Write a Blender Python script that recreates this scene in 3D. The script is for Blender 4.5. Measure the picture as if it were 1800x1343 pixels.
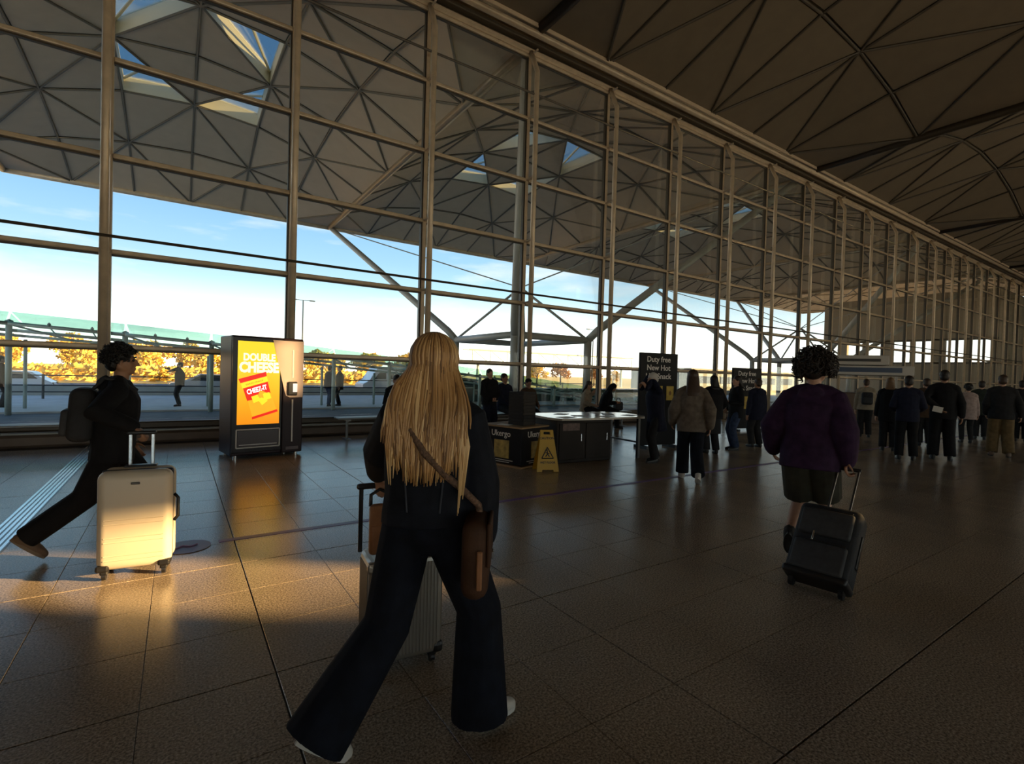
import bpy, bmesh, math, random
from mathutils import Vector, Matrix, Quaternion, noise
random.seed(7)
for o in list(bpy.data.objects): bpy.data.objects.remove(o)
scene = bpy.context.scene
COL = scene.collection
V = Vector
# ------------------------------------------------------------------ camera
CAM = V((0, 0, 1.455)); FPX = 877.8
_y, _p, _r = math.radians(33.806), math.radians(-0.9776), math.radians(1.6255)
FWD = V((math.sin(_y)*math.cos(_p), math.cos(_y)*math.cos(_p), math.sin(_p)))
_r0 = V((math.cos(_y), -math.sin(_y), 0)); _u0 = _r0.cross(FWD)
RGT = math.cos(_r)*_r0 + math.sin(_r)*_u0
UPV = -math.sin(_r)*_r0 + math.cos(_r)*_u0
cd = bpy.data.cameras.new('camera'); cam = bpy.data.objects.new('camera', cd); COL.objects.link(cam)
cd.sensor_width = 36; cd.lens = FPX/1800*36; cd.clip_end = 800; cd.clip_start = 0.05
cam.matrix_world = Matrix(((RGT.x, UPV.x, -FWD.x, CAM.x), (RGT.y, UPV.y, -FWD.y, CAM.y), (RGT.z, UPV.z, -FWD.z, CAM.z), (0, 0, 0, 1)))
scene.camera = cam
# ------------------------------------------------------------------ light
vs = scene.view_settings
vs.view_transform = 'Standard'; vs.look = 'None'; vs.gamma = 1; vs.use_curve_mapping = False; vs.exposure = 0.0
w = bpy.data.worlds.new('sky'); scene.world = w; w.use_nodes = True
nt = w.node_tree; nt.nodes.clear()
def N(t, **k):
    n = nt.nodes.new(t)
    for a, b in k.items(): setattr(n, a, b)
    return n
tc = N('ShaderNodeTexCoord'); sep = N('ShaderNodeSeparateXYZ'); nt.links.new(tc.outputs['Generated'], sep.inputs[0])
ramp = N('ShaderNodeValToRGB'); nt.links.new(sep.outputs['Z'], ramp.inputs[0])
el = ramp.color_ramp.elements
el[0].position = 0.0; el[0].color = (3.4, 2.95, 2.3, 1)
el[1].position = 1.0; el[1].color = (.10, .27, .68, 1)
for p_, c_ in ((.055, (2.5, 2.45, 2.3, 1)), (.10, (1.35, 1.55, 1.6, 1)), (.15, (.74, 1.05, 1.22, 1)), (.20, (.52, .84, 1.12, 1)), (.32, (.27, .58, 1.02, 1)), (.5, (.22, .50, .98, 1))):
    e = el.new(p_); e.color = c_
mp = N('ShaderNodeMapping'); mp.inputs['Scale'].default_value = (1.6, 1.6, 7.5); nt.links.new(tc.outputs['Generated'], mp.inputs[0])
nz = N('ShaderNodeTexNoise'); nz.inputs['Scale'].default_value = 2.3; nz.inputs['Detail'].default_value = 8; nz.inputs['Roughness'].default_value = .58
nt.links.new(mp.outputs[0], nz.inputs['Vector'])
cr = N('ShaderNodeValToRGB'); cr.color_ramp.elements[0].position = .50; cr.color_ramp.elements[1].position = .72
cr.color_ramp.elements[1].color = (.75, .75, .75, 1)
nt.links.new(nz.outputs['Fac'], cr.inputs[0])
mx = N('ShaderNodeMixRGB'); mx.inputs[2].default_value = (1.25, 1.22, 1.2, 1)
nt.links.new(cr.outputs[0], mx.inputs[0]); nt.links.new(ramp.outputs[0], mx.inputs[1])
bg = N('ShaderNodeBackground'); bg.inputs[1].default_value = 1.0; nt.links.new(mx.outputs[0], bg.inputs[0])
out = N('ShaderNodeOutputWorld'); nt.links.new(bg.outputs[0], out.inputs[0])
SUN_TO = V((-.816*.978, .578*.978, -.208)).normalized()      # direction the low sun travels
sl = bpy.data.lights.new('sun', 'SUN'); sl.energy = 17.0; sl.angle = math.radians(.55); sl.color = (1, .64, .27)
sun = bpy.data.objects.new('sun', sl); COL.objects.link(sun); sun.location = (40, -40, 30)
sun.rotation_euler = SUN_TO.to_track_quat('-Z', 'Y').to_euler()
# ------------------------------------------------------------------ pixels to directions
def ray(x, y): return FWD + RGT*((x-900)/FPX) - UPV*((y-671.5)/FPX)
def onG(x, y, z=0.0):
    r = ray(x, y); return CAM + r*((z-CAM.z)/r.z)
def onY(x, y, Y):
    r = ray(x, y); return CAM + r*(Y/r.y)
# ------------------------------------------------------------------ materials
MATS = {}
def mat(name, col, rough=.6, metal=0, spec=.5, var=0, scale=8, bump=0, bscale=40, emit=None, estr=1, sheen=0, coat=0, stretch=None):
    if name in MATS: return MATS[name]
    m = bpy.data.materials.new(name); m.use_nodes = True; t = m.node_tree; b = t.nodes['Principled BSDF']
    b.inputs['Base Color'].default_value = (*col, 1); b.inputs['Roughness'].default_value = rough; b.inputs['Metallic'].default_value = metal
    b.inputs['Specular IOR Level'].default_value = spec
    if sheen: b.inputs['Sheen Weight'].default_value = sheen
    if coat: b.inputs['Coat Weight'].default_value = coat; b.inputs['Coat Roughness'].default_value = .08
    if emit: b.inputs['Emission Color'].default_value = (*emit, 1); b.inputs['Emission Strength'].default_value = estr
    if var or bump:
        c = t.nodes.new('ShaderNodeTexCoord'); src = c.outputs['Object']
        if stretch:
            mpn = t.nodes.new('ShaderNodeMapping'); mpn.inputs['Scale'].default_value = stretch; t.links.new(src, mpn.inputs[0]); src = mpn.outputs[0]
        if var:
            n = t.nodes.new('ShaderNodeTexNoise'); n.inputs['Scale'].default_value = scale; n.inputs['Detail'].default_value = 4; t.links.new(src, n.inputs['Vector'])
            r = t.nodes.new('ShaderNodeValToRGB'); r.color_ramp.elements[0].position = .3; r.color_ramp.elements[1].position = .7
            r.color_ramp.elements[0].color = (*[max(0, x*(1-var)) for x in col], 1); r.color_ramp.elements[1].color = (*[min(1, x*(1+var)) for x in col], 1)
            t.links.new(n.outputs['Fac'], r.inputs[0]); t.links.new(r.outputs[0], b.inputs['Base Color'])
        if bump:
            n2 = t.nodes.new('ShaderNodeTexNoise'); n2.inputs['Scale'].default_value = bscale; n2.inputs['Detail'].default_value = 3; t.links.new(src, n2.inputs['Vector'])
            bp = t.nodes.new('ShaderNodeBump'); bp.inputs['Strength'].default_value = bump; bp.inputs['Distance'].default_value = .01
            t.links.new(n2.outputs['Fac'], bp.inputs['Height']); t.links.new(bp.outputs[0], b.inputs['Normal'])
    MATS[name] = m; return m
def glass(name, tint=(.93, .97, .96), refl=1.0, rough=0.0):
    if name in MATS: return MATS[name]
    m = bpy.data.materials.new(name); m.use_nodes = True; t = m.node_tree; t.nodes.clear()
    tr = t.nodes.new('ShaderNodeBsdfTransparent'); tr.inputs[0].default_value = (*tint, 1)
    gl = t.nodes.new('ShaderNodeBsdfGlossy'); gl.inputs['Roughness'].default_value = rough
    fr = t.nodes.new('ShaderNodeFresnel'); fr.inputs[0].default_value = 1.45
    mu = t.nodes.new('ShaderNodeMath'); mu.operation = 'MULTIPLY'; mu.inputs[1].default_value = refl; t.links.new(fr.outputs[0], mu.inputs[0])
    mi = t.nodes.new('ShaderNodeMixShader'); t.links.new(mu.outputs[0], mi.inputs[0]); t.links.new(tr.outputs[0], mi.inputs[1]); t.links.new(gl.outputs[0], mi.inputs[2])
    o = t.nodes.new('ShaderNodeOutputMaterial'); t.links.new(mi.outputs[0], o.inputs[0]); MATS[name] = m; return m
def emis(name, col, s=1.0):
    if name in MATS: return MATS[name]
    return mat(name, tuple(c*.5 for c in col), .25, emit=col, estr=s)
# ------------------------------------------------------------------ mesh helpers
def box(bm, c, s, m=None):
    M = (m or Matrix()) @ Matrix.Translation(c) @ Matrix.Diagonal((*s, 1))
    bmesh.ops.create_cube(bm, size=1, matrix=M)
def bevbox(bm, c, s, r=.02, seg=3, m=None):
    t = bmesh.new(); bmesh.ops.create_cube(t, size=1, matrix=Matrix.Translation(c) @ Matrix.Diagonal((*s, 1)))
    bmesh.ops.bevel(t, geom=t.edges[:], offset=r, segments=seg, affect='EDGES', profile=.5)
    if m: bmesh.ops.transform(t, matrix=m, verts=t.verts)
    merge(bm, t)
def merge(bm, t):
    vm = {}
    for v in t.verts: vm[v] = bm.verts.new(v.co)
    for f in t.faces:
        try: bm.faces.new([vm[v] for v in f.verts])
        except ValueError: pass
    t.free()
def frame(d):
    d = d.normalized(); a = V((0, 0, 1)) if abs(d.z) < .95 else V((0, 1, 0))
    x = d.cross(a).normalized(); return x, x.cross(d).normalized()
def rings(bm, R, close=True):
    """loft list of rings (lists of points), capped ends"""
    vr = [[bm.verts.new(p) for p in r] for r in R]; n = len(vr[0])
    for a, b in zip(vr, vr[1:]):
        for i in range(n): bm.faces.new((a[i], a[(i+1) % n], b[(i+1) % n], b[i]))
    if close: bm.faces.new(vr[0][::-1]); bm.faces.new(vr[-1])
def tube(bm, pts, rad, n=8, round_ends=False):
    pts = [V(p) for p in pts]
    if not hasattr(rad, '__len__'): rad = [rad]*len(pts)
    P = list(zip(pts, rad))
    if round_ends:
        d0 = (pts[0]-pts[1]).normalized(); d1 = (pts[-1]-pts[-2]).normalized(); r0, r1 = rad[0], rad[-1]
        P = [(pts[0]+d0*r0*.98, r0*.2), (pts[0]+d0*r0*.7, r0*.71)] + P + [(pts[-1]+d1*r1*.7, r1*.71), (pts[-1]+d1*r1*.98, r1*.2)]
    R = []; x, y = frame(P[1][0]-P[0][0]); prev = None
    for i, (p, r) in enumerate(P):
        d = (P[min(i+1, len(P)-1)][0]-P[max(i-1, 0)][0]).normalized()
        x = (x - d*x.dot(d)); x = x.normalized() if x.length > 1e-6 else frame(d)[0]; y = d.cross(x)
        R.append([p + x*(r*math.cos(6.28319*k/n)) + y*(r*math.sin(6.28319*k/n)) for k in range(n)])
    rings(bm, R)
def ell(bm, c, r, m=None, sub=2):
    M = Matrix.Translation(c) @ Matrix.Diagonal((*r, 1))
    bmesh.ops.create_icosphere(bm, subdivisions=sub, radius=1, matrix=(m @ M) if m else M)
def cyl(bm, p0, p1, r, n=16): tube(bm, [p0, p1], r, n)
def poly(bm, pts, d):
    """prism: polygon pts extruded by vector d"""
    d = V(d); a = [bm.verts.new(p) for p in pts]; b = [bm.verts.new(V(p)+d) for p in pts]; n = len(a)
    bm.faces.new(a[::-1]); bm.faces.new(b)
    for i in range(n): bm.faces.new((a[i], a[(i+1) % n], b[(i+1) % n], b[i]))
def flat(bm, pts): bm.faces.new([bm.verts.new(p) for p in pts])
def mesh(name, bm, m, smooth=False):
    bmesh.ops.recalc_face_normals(bm, faces=bm.faces[:])
    me = bpy.data.meshes.new(name); bm.to_mesh(me); bm.free()
    if m: me.materials.append(m)
    if smooth:
        for p in me.polygons: p.use_smooth = True
    return me
def obj(name, bm, m=None, parent=None, smooth=False, loc=None, rot=None):
    me = bm if isinstance(bm, bpy.types.Mesh) else mesh(name, bm, m, smooth)
    o = bpy.data.objects.new(name, me); COL.objects.link(o)
    if parent: o.parent = parent
    if loc is not None: o.location = loc
    if rot is not None: o.rotation_euler = rot
    return o
def tag(o, label=None, cat=None, group=None, kind=None):
    if label: o['label'] = label
    if cat: o['category'] = cat
    if group: o['group'] = group
    if kind: o['kind'] = kind
    return o
def thing(name, label, cat, loc=(0, 0, 0), rz=0, group=None, kind=None):
    o = bpy.data.objects.new(name, None); COL.objects.link(o); o.location = loc; o.rotation_euler = (0, 0, rz)
    o.empty_display_size = .1
    return tag(o, label, cat, group, kind)
def copy_tree(o, parent=None):
    c = o.copy(); COL.objects.link(c); c.parent = parent
    for ch in list(o.children): copy_tree(ch, c)
    return c
def BM(): return bmesh.new()
def remesh(name, bm, vox, m, parent, it=4, fac=.5):
    me = mesh(name+'_src', bm, None); o = bpy.data.objects.new(name+'_src', me); COL.objects.link(o)
    r = o.modifiers.new('r', 'REMESH'); r.mode = 'VOXEL'; r.voxel_size = vox; r.adaptivity = 0
    s = o.modifiers.new('s', 'SMOOTH'); s.factor = fac; s.iterations = it
    dg = bpy.context.evaluated_depsgraph_get(); dg.update()
    nm = bpy.data.meshes.new_from_object(o.evaluated_get(dg)); nm.name = name
    bpy.data.objects.remove(o); bpy.data.meshes.remove(me)
    nm.materials.clear(); nm.materials.append(m)
    for p in nm.polygons: p.use_smooth = True
    return obj(name, nm, parent=parent)
def text(name, s, size, m, parent, M, ext=.002, bold=0.0, align='CENTER', sx=1.0):
    c = bpy.data.curves.new(name, 'FONT'); c.body = s; c.size = size; c.extrude = ext; c.offset = bold; c.align_x = align; c.resolution_u = 3
    o = bpy.data.objects.new(name+'_src', c); COL.objects.link(o)
    dg = bpy.context.evaluated_depsgraph_get(); dg.update()
    me = bpy.data.meshes.new_from_object(o.evaluated_get(dg)); me.name = name
    bpy.data.objects.remove(o); bpy.data.curves.remove(c)
    me.transform(M @ Matrix.Diagonal((sx, 1, 1, 1))); me.materials.clear(); me.materials.append(m)
    return obj(name, me, parent=parent)
FRONT = Matrix.Rotation(math.pi/2, 4, 'X')        # text standing up, read from -Y
# ================================================================== the hall
GY = 11.45                                  # glass plane
def SK(k): return -1.06 + 3.0*k             # mullion lines
KMIN, KMAX = -2, 24
M_steel = mat('bronze_painted_steel', (.60, .48, .34), .36, .15, var=.12, scale=5)
M_dark = mat('dark_bronze', (.075, .058, .04), .45, .2)
M_panel = mat('soffit_panel', (.60, .47, .33), .75, var=.05, scale=2)
M_rib = mat('lattice_rib', (.20, .17, .13), .55)
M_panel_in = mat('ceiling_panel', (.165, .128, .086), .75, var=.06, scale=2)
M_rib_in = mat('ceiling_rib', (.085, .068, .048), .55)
M_cream = mat('cream_skylight_frame', (.80, .72, .52), .6)
M_glass = glass('window_glass', (.95, .985, .975), .3)
M_roof = mat('roof_skin', (.20, .19, .17), .8)
# floor ------------------------------------------------------------
def floor_mat():
    m = bpy.data.materials.new('speckled_terrazzo'); m.use_nodes = True; t = m.node_tree; b = t.nodes['Principled BSDF']
    g = t.nodes.new('ShaderNodeNewGeometry')
    n = t.nodes.new('ShaderNodeTexNoise'); n.inputs['Scale'].default_value = 95; n.inputs['Detail'].default_value = 3; n.inputs['Roughness'].default_value = .7
    t.links.new(g.outputs['Position'], n.inputs['Vector'])
    r = t.nodes.new('ShaderNodeValToRGB'); e = r.color_ramp.elements
    e[0].position = .36; e[0].color = (.135, .105, .077, 1); e[1].position = .66; e[1].color = (.62, .51, .395, 1)
    x = e.new(.5); x.color = (.345, .275, .205, 1)
    t.links.new(n.outputs['Fac'], r.inputs[0])
    n2 = t.nodes.new('ShaderNodeTexNoise'); n2.inputs['Scale'].default_value = 1.1; n2.inputs['Detail'].default_value = 5; t.links.new(g.outputs['Position'], n2.inputs['Vector'])
    mr = t.nodes.new('ShaderNodeMapRange'); mr.inputs['From Min'].default_value = .3; mr.inputs['From Max'].default_value = .7; mr.inputs['To Min'].default_value = .85; mr.inputs['To Max'].default_value = 1.12
    t.links.new(n2.outputs['Fac'], mr.inputs[0])
    mm = t.nodes.new('ShaderNodeMixRGB'); mm.blend_type = 'MULTIPLY'; mm.inputs[0].default_value = 1
    t.links.new(r.outputs[0], mm.inputs[1]); t.links.new(mr.outputs[0], mm.inputs[2]); t.links.new(mm.outputs[0], b.inputs['Base Color'])
    mr2 = t.nodes.new('ShaderNodeMapRange'); mr2.inputs['To Min'].default_value = .16; mr2.inputs['To Max'].default_value = .27
    t.links.new(n2.outputs['Fac'], mr2.inputs[0]); t.links.new(mr2.outputs[0], b.inputs['Roughness'])
    b.inputs['Specular IOR Level'].default_value = .55
    bp = t.nodes.new('ShaderNodeBump'); bp.inputs['Strength'].default_value = .12; bp.inputs['Distance'].default_value = .004
    t.links.new(n.outputs['Fac'], bp.inputs['Height']); t.links.new(bp.outputs[0], b.inputs['Normal'])
    return m
M_floor = floor_mat()
M_joint = mat('dark_floor_joint', (.035, .026, .02), .7)
TS = .526; X0, Y0 = .41, 2.56
bm = BM(); box(bm, (30, .3, -.06), (84, 22.4, .10)); floor = obj('floor', bm, M_joint); tag(floor, 'speckled brown terrazzo floor of the departures hall', kind='structure')
def tile_edges(i, a0, bold): return
def tile_mesh(l, r, b, t):
    bm = BM(); x0, x1, y0, y1 = l, TS-r, b, TS-t; e = .0015
    lo = [bm.verts.new((x, y, -.0105)) for x, y in ((x0, y0), (x1, y0), (x1, y1), (x0, y1))]
    hi = [bm.verts.new((x, y, -.0015)) for x, y in ((x0, y0), (x1, y0), (x1, y1), (x0, y1))]
    tp = [bm.verts.new((x, y, 0)) for x, y in ((x0+e, y0+e), (x1-e, y0+e), (x1-e, y1-e), (x0+e, y1-e))]
    for a, c in ((lo, hi), (hi, tp)):
        for k in range(4): bm.faces.new((a[k], a[(k+1) % 4], c[(k+1) % 4], c[k]))
    bm.faces.new(tp); return mesh('tile', bm, M_floor)
TM = {}
def tile_at(i, j):
    k = (i % 3 == 0, (i+1) % 3 == 0, j % 3 == 0, (j+1) % 3 == 0)
    if k not in TM: TM[k] = tile_mesh(*[.004 if q else .0014 for q in k])
    o = obj('tile', TM[k], parent=floor); o.location = (X0+i*TS, Y0+j*TS, 0)
near = set(); cand = []
for i in range(-6, 30):
    for j in range(-6, 17):
        c = V((X0+(i+.5)*TS, Y0+(j+.5)*TS, 0)); d = c-CAM; z = d.dot(FWD)
        if z < .5: continue
        px = 900+FPX*d.dot(RGT)/z; py = 671.5-FPX*d.dot(UPV)/z
        if -140 < px < 1940 and py < 1500 and c.y < 10.9: cand.append((-1/z**3, i, j))
cand.sort()
for _, i, j in cand[:290]: near.add((i, j)); tile_at(i, j)
bm = BM(); rest = BM()
for i in range(-22, 132):
    for j in range(-26, 17):
        if (i, j) in near: continue
        x, y = X0+i*TS, Y0+j*TS
        if y+TS > 11.4 or x < -11.5 or x > 71: continue
        g = [.004 if q else .0014 for q in (i % 3 == 0, (i+1) % 3 == 0, j % 3 == 0, (j+1) % 3 == 0)]
        flat(rest, [(x+g[0], y+g[2], 0), (x+TS-g[1], y+g[2], 0), (x+TS-g[1], y+TS-g[3], 0), (x+g[0], y+TS-g[3], 0)])
bm.free(); tag(obj('tile', rest, M_floor, floor), kind='stuff')
# purple guide line, its roundel, metal floor strip
M_purple = mat('purple_floor_vinyl', (.15, .065, .24), .4, var=.15, scale=6)
M_lilac = mat('lilac_print', (.42, .30, .55), .4)
bm = BM(); box(bm, (33.8, 4.735, .0015), (67, .068, .003)); 
gl = obj('guide_line', bm, M_purple); tag(gl, 'long purple guide line stuck across the terrazzo floor', 'floor marking')
bm = BM(); c = V((.08, 4.70, .0025)); flat(bm, [c+V((.165*math.cos(a*.19635), .165*math.sin(a*.19635), 0)) for a in range(32)])
rd = thing('floor_roundel', 'round purple floor sticker with a swirl on the guide line', 'floor marking', c)
for ch_bm, nm_, mm_ in ((bm, 'disc', M_purple),):
    o = obj(nm_, ch_bm, mm_, rd); o.data.transform(Matrix.Translation(-c)); o.location = (0, 0, .002)
bm = BM(); tube(bm, [(-.08, -.02, .005), (-.03, .03, .005), (.02, -.01, .005), (.07, .03, .005)], .006, 5); obj('swirl', bm, M_lilac, rd)
M_alu = mat('brushed_aluminium', (.80, .86, .90), .17, .9, var=.08, scale=30, stretch=(1, .05, 1))
st = thing('floor_strip', 'ribbed aluminium expansion strip running across the floor to the window', 'floor strip', (-1.18, 5.6, 0))
bm = BM(); box(bm, (0, 0, .002), (.19, 11.0, .004)); obj('base_plate', bm, mat('dark_aluminium', (.10, .14, .17), .3, .7), st)
for k in range(5):
    bm = BM(); box(bm, (-.076+k*.038, 0, .0055), (.022, 11.0, .007)); obj('rib', bm, M_alu, st)
# glazed wall --------------------------------------------------------
win = thing('window_1', 'tall glazed wall of square panes between bronze steel mullions', None, (0, 0, 0)); tag(win, kind='structure')
ROW = [.38, 1.73, 3.42, 5.11, 6.80, 8.49, 10.18]
pm = {}
for r in range(6):
    b_ = BM(); h = ROW[r+1]-ROW[r]
    box(b_, (1.5, 0, h/2), (2.9, .016, h-.08)); pm[r] = mesh('pane', b_, M_glass)
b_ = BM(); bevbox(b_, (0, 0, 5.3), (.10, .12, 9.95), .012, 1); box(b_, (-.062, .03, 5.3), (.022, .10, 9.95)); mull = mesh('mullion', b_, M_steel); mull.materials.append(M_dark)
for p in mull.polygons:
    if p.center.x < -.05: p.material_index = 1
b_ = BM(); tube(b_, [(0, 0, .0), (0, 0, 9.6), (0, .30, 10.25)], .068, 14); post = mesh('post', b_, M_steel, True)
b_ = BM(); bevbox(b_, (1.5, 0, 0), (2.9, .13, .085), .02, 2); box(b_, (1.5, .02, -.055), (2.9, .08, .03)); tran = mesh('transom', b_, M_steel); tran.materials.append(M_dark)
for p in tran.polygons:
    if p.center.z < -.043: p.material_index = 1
b_ = BM(); tube(b_, [(0, 0, 0), (.02, .42, 0)], .028, 6); brk = mesh('bracket', b_, M_steel)
b_ = BM(); tube(b_, [(0, 0, 0), (3.0, 0, 0)], .028, 6); rail = mesh('tie_rail', b_, M_dark)
for k in range(KMIN, KMAX+1):
    s = SK(k)
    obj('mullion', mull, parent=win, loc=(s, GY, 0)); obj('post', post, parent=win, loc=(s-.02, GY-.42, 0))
    for z in ROW[1:]:
        obj('bracket', brk, parent=win, loc=(s-.02, GY-.42, z))
    if k == KMAX: break
    for r in range(6): obj('pane', pm[r], parent=win, loc=(s, GY, ROW[r]))
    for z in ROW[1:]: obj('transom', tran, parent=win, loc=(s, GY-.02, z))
    obj('tie_rail', rail, parent=win, loc=(s-.06, GY-.52, 3.60)); obj('tie_rail', rail, parent=win, loc=(s-.06, GY-.40, 8.98))
L0, L1 = SK(KMIN), SK(KMAX)
def hbar(name, y, z, dy, dz, m, lab=None):
    bm = BM(); bevbox(bm, ((L0+L1)/2, y, z), (L1-L0, dy, dz), min(dy, dz)*.2, 1); o = obj(name, bm, m); tag(o, lab, kind='structure'); return o
M_plinth = mat('brown_plinth', (.16, .115, .085), .5, var=.15, scale=3)
M_ledge = mat('pale_window_ledge', (.42, .44, .43), .4)
hbar('trim_1', GY-.10, .105, .24, .21, M_plinth, 'low brown plinth below the glazed wall')
hbar('trim_2', GY-.10, .235, .34, .03, M_ledge, 'pale ledge along the foot of the glazed wall')
hbar('trim_3', GY-.02, .315, .14, .13, M_dark, 'black sill frame under the panes')
hbar('trim_4', GY-.05, 10.30, .16, .16, M_steel, 'bronze head beam above the panes')
hbar('trim_5', GY-.16, 10.47, .22, .10, M_dark, 'dark gutter beam above the panes')
bm = BM(); tube(bm, [(L0, GY-.42, 10.58), (L1, GY-.42, 10.58)], .10, 10); tag(obj('trim_6', bm, M_steel, smooth=True), 'round edge tube of the roof along the glazed wall', kind='structure')
# roof domes ---------------------------------------------------------
NG = 6
def dome(u, v, RZ): return RZ*(1-abs(2*u-1)**2.1)*(1-abs(2*v-1)**2.1)
def dome_parts(LX, LY, RZ, sky, M_panel=M_panel, M_rib=M_rib, M_steel=M_steel):
    P = lambda i, j, dz=0: V((LX*i/NG, LY*j/NG, dome(i/NG, j/NG, RZ)+dz))
    panels, glassp, frames = [], [], []
    for i in range(NG):
        for j in range(NG):
            a, b, c, d = (i, j), (i+1, j), (i+1, j+1), (i, j+1)
            tris = ((a, b, d), (b, c, d)) if (i+j) % 2 == 0 else ((a, b, c), (a, c, d))
            for t in tris:
                far = max(abs(q[0]-3)+abs(q[1]-3) for q in t)
                is_sky = sky and i in (2, 3) and j in (2, 3) and far == 2
                pts = [P(*q) for q in t]; ce = sum(pts, V())/3
                ins = [p+(ce-p).normalized()*.10 for p in pts]
                if is_sky:
                    g = BM(); poly(g, [p+V((0, 0, .5)) for p in ins], (0, 0, .02)); glassp.append(mesh('skylight_pane', g, glass('skylight_glass', (.93, .97, .97), .8)))
                    f = BM(); n = 3
                    for q in range(3):
                        p0, p1 = pts[q], pts[(q+1) % 3]; i0, i1 = ins[q], ins[(q+1) % 3]
                        poly(f, [p0, p1, i1, i0], (0, 0, .55))
                    for q in range(3):
                        m0 = (ins[q]+ins[(q+1) % 3])/2
                    m0 = (ins[0]+ins[1])/2+V((0, 0, .46)); tube(f, [m0, ins[2]+V((0, 0, .46))], .05, 5)
                    frames.append(mesh('skylight_frame', f, M_cream))
                else:
                    f = BM(); poly(f, ins, (0, 0, .05)); panels.append(mesh('panel', f, M_panel))
    lines = [[(i, j) for i in range(NG+1)] for j in range(NG+1)] + [[(i, j) for j in range(NG+1)] for i in range(NG+1)]
    for c in range(1, 2*NG, 2): lines.append([(i, c-i) for i in range(NG+1) if 0 <= c-i <= NG])
    for c in range(-NG+1, NG, 2): lines.append([(i, i-c) for i in range(NG+1) if 0 <= i-c <= NG])
    ribs = []
    for q, l in enumerate(lines):
        if len(l) < 2: continue
        edge = q in (0, NG, NG+1, 2*NG+1); b = BM()
        tube(b, [P(*x, dz=-.03) for x in l], .15 if edge else .042, 10 if edge else 6); ribs.append(mesh('edge_beam' if edge else 'rib', b, M_steel if edge else M_rib, edge))
    sk = BM()
    for i in range(NG):
        for j in range(NG):
            if sky and i in (2, 3) and j in (2, 3): continue
            a, b, c, d = (P(i, j, .14), P(i+1, j, .14), P(i+1, j+1, .14), P(i, j+1, .14))
            for t in (((a, b, d), (b, c, d)) if (i+j) % 2 == 0 else ((a, b, c), (a, c, d))): flat(sk, t)
    if sky:
        for q in (((3, 2), (2, 3), (3, 3)), ((3, 2), (4, 3), (3, 3)), ((2, 3), (3, 4), (3, 3)), ((4, 3), (3, 4), (3, 3))): flat(sk, [P(*x, dz=.12) for x in q])
    return panels, glassp, frames, ribs, mesh('roof_skin', sk, M_roof)
def put_dome(D, name, x, y, z, label):
    r = thing(name, label, None, (x, y, z)); tag(r, kind='structure')
    for L in D[:4]:
        for me in L: obj(me.name.split('.')[0], me, parent=r)
    obj('roof_skin', D[4], parent=r)
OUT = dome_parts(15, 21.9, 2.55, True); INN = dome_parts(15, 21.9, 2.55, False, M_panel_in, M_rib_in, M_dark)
ZB = 10.62
for q, lab in ((-2, 'canopy dome outside above the waving edge'), (3, ''), (8, ''), (13, ''), (18, '')):
    put_dome(OUT, 'canopy', SK(q), 11.6, ZB-.1, 'shallow triangulated roof canopy outside the glazed wall')
for q in (-2, 3, 8, 13, 18):
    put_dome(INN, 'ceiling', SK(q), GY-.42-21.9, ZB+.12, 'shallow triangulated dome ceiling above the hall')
# unseen walls that close the hall; slots cut in the back wall steer the sun
M_wall = mat('beige_wall', (.30, .25, .19), .8, var=.05, scale=1)
YB = -10.85
def sun_hit(p, Y):            # where the sun ray reaching p crosses the plane y=Y
    p = V(p); t = (p.y-Y)/SUN_TO.y; return p-SUN_TO*t
def wall_with_holes(name, x0, x1, z0, z1, Y, holes):
    xs = sorted({x0, x1, *[h[0] for h in holes], *[h[1] for h in holes]}); zs = sorted({z0, z1, *[h[2] for h in holes], *[h[3] for h in holes]})
    bm = BM()
    for a, b in zip(xs, xs[1:]):
        for c, d in zip(zs, zs[1:]):
            cx, cz = (a+b)/2, (c+d)/2
            if any(h[0] < cx < h[1] and h[2] < cz < h[3] for h in holes): continue
            box(bm, (cx, Y, cz), (b-a, .2, d-c))
    o = obj(name, bm, M_wall); tag(o, kind='structure'); return o
hA = sun_hit((-.2, 4.3, .10), YB); hB = sun_hit((1.70, 8.9, 1.5), YB)
# added slots: A casts the band over the suitcase, B sunlights the vending film
def perp(p):                   # lateral coordinate across the beam -> x shift on wall
    return p
zlo, zhi = sun_hit((.50, 3.0, 0), YB).z, sun_hit((-.2, 4.2, .40), YB).z
holes = [(20.13, 21.75, zlo, zhi), (19.37, 19.53, zlo, zhi-.1), (-11.5, 70, .25, 3.2), (hB.x-.50, hB.x+.10, hB.z-.52, hB.z+.46)]
wall_with_holes('unseen_wall_back', -12, 71, -.1, 13.6, YB, holes)
for nm_, x in (('unseen_wall_left', -7.2),):
    bm = BM(); box(bm, (x-4.3, .3, 6.7), (.2, 22.4, 13.8)); tag(obj(nm_, bm, M_wall), kind='structure')
bm = BM(); box(bm, (71.1, .3, 6.7), (.2, 22.4, 13.8)); tag(obj('unseen_wall_right', bm, M_wall), kind='structure')
bm = BM(); box(bm, (-9.2, .3, 10.75), (4.5, 22.4, .2)); box(bm, (69.6, .3, 10.75), (3.4, 22.4, .2)); tag(obj('ceiling', bm, M_panel), kind='structure')
bm = BM(); box(bm, (-9.25, GY, 5.3), (4.4, .2, 10.8)); tag(obj('unseen_wall_front', bm, M_wall), kind='structure')
bm = BM(); box(bm, ((L0+L1)/2, 11.42, 10.70), (L1-L0+6, 1.1, .12)); tag(obj('trim_7', bm, M_panel), 'roof gutter closing the gap above the glazed wall', kind='structure')
wb = thing('fill_window', None, None); tag(wb, 'unseen low band of glazing added along the back of the hall for fill light', kind='structure')  # added out of view so low sun and sky bounce in as fill
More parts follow.
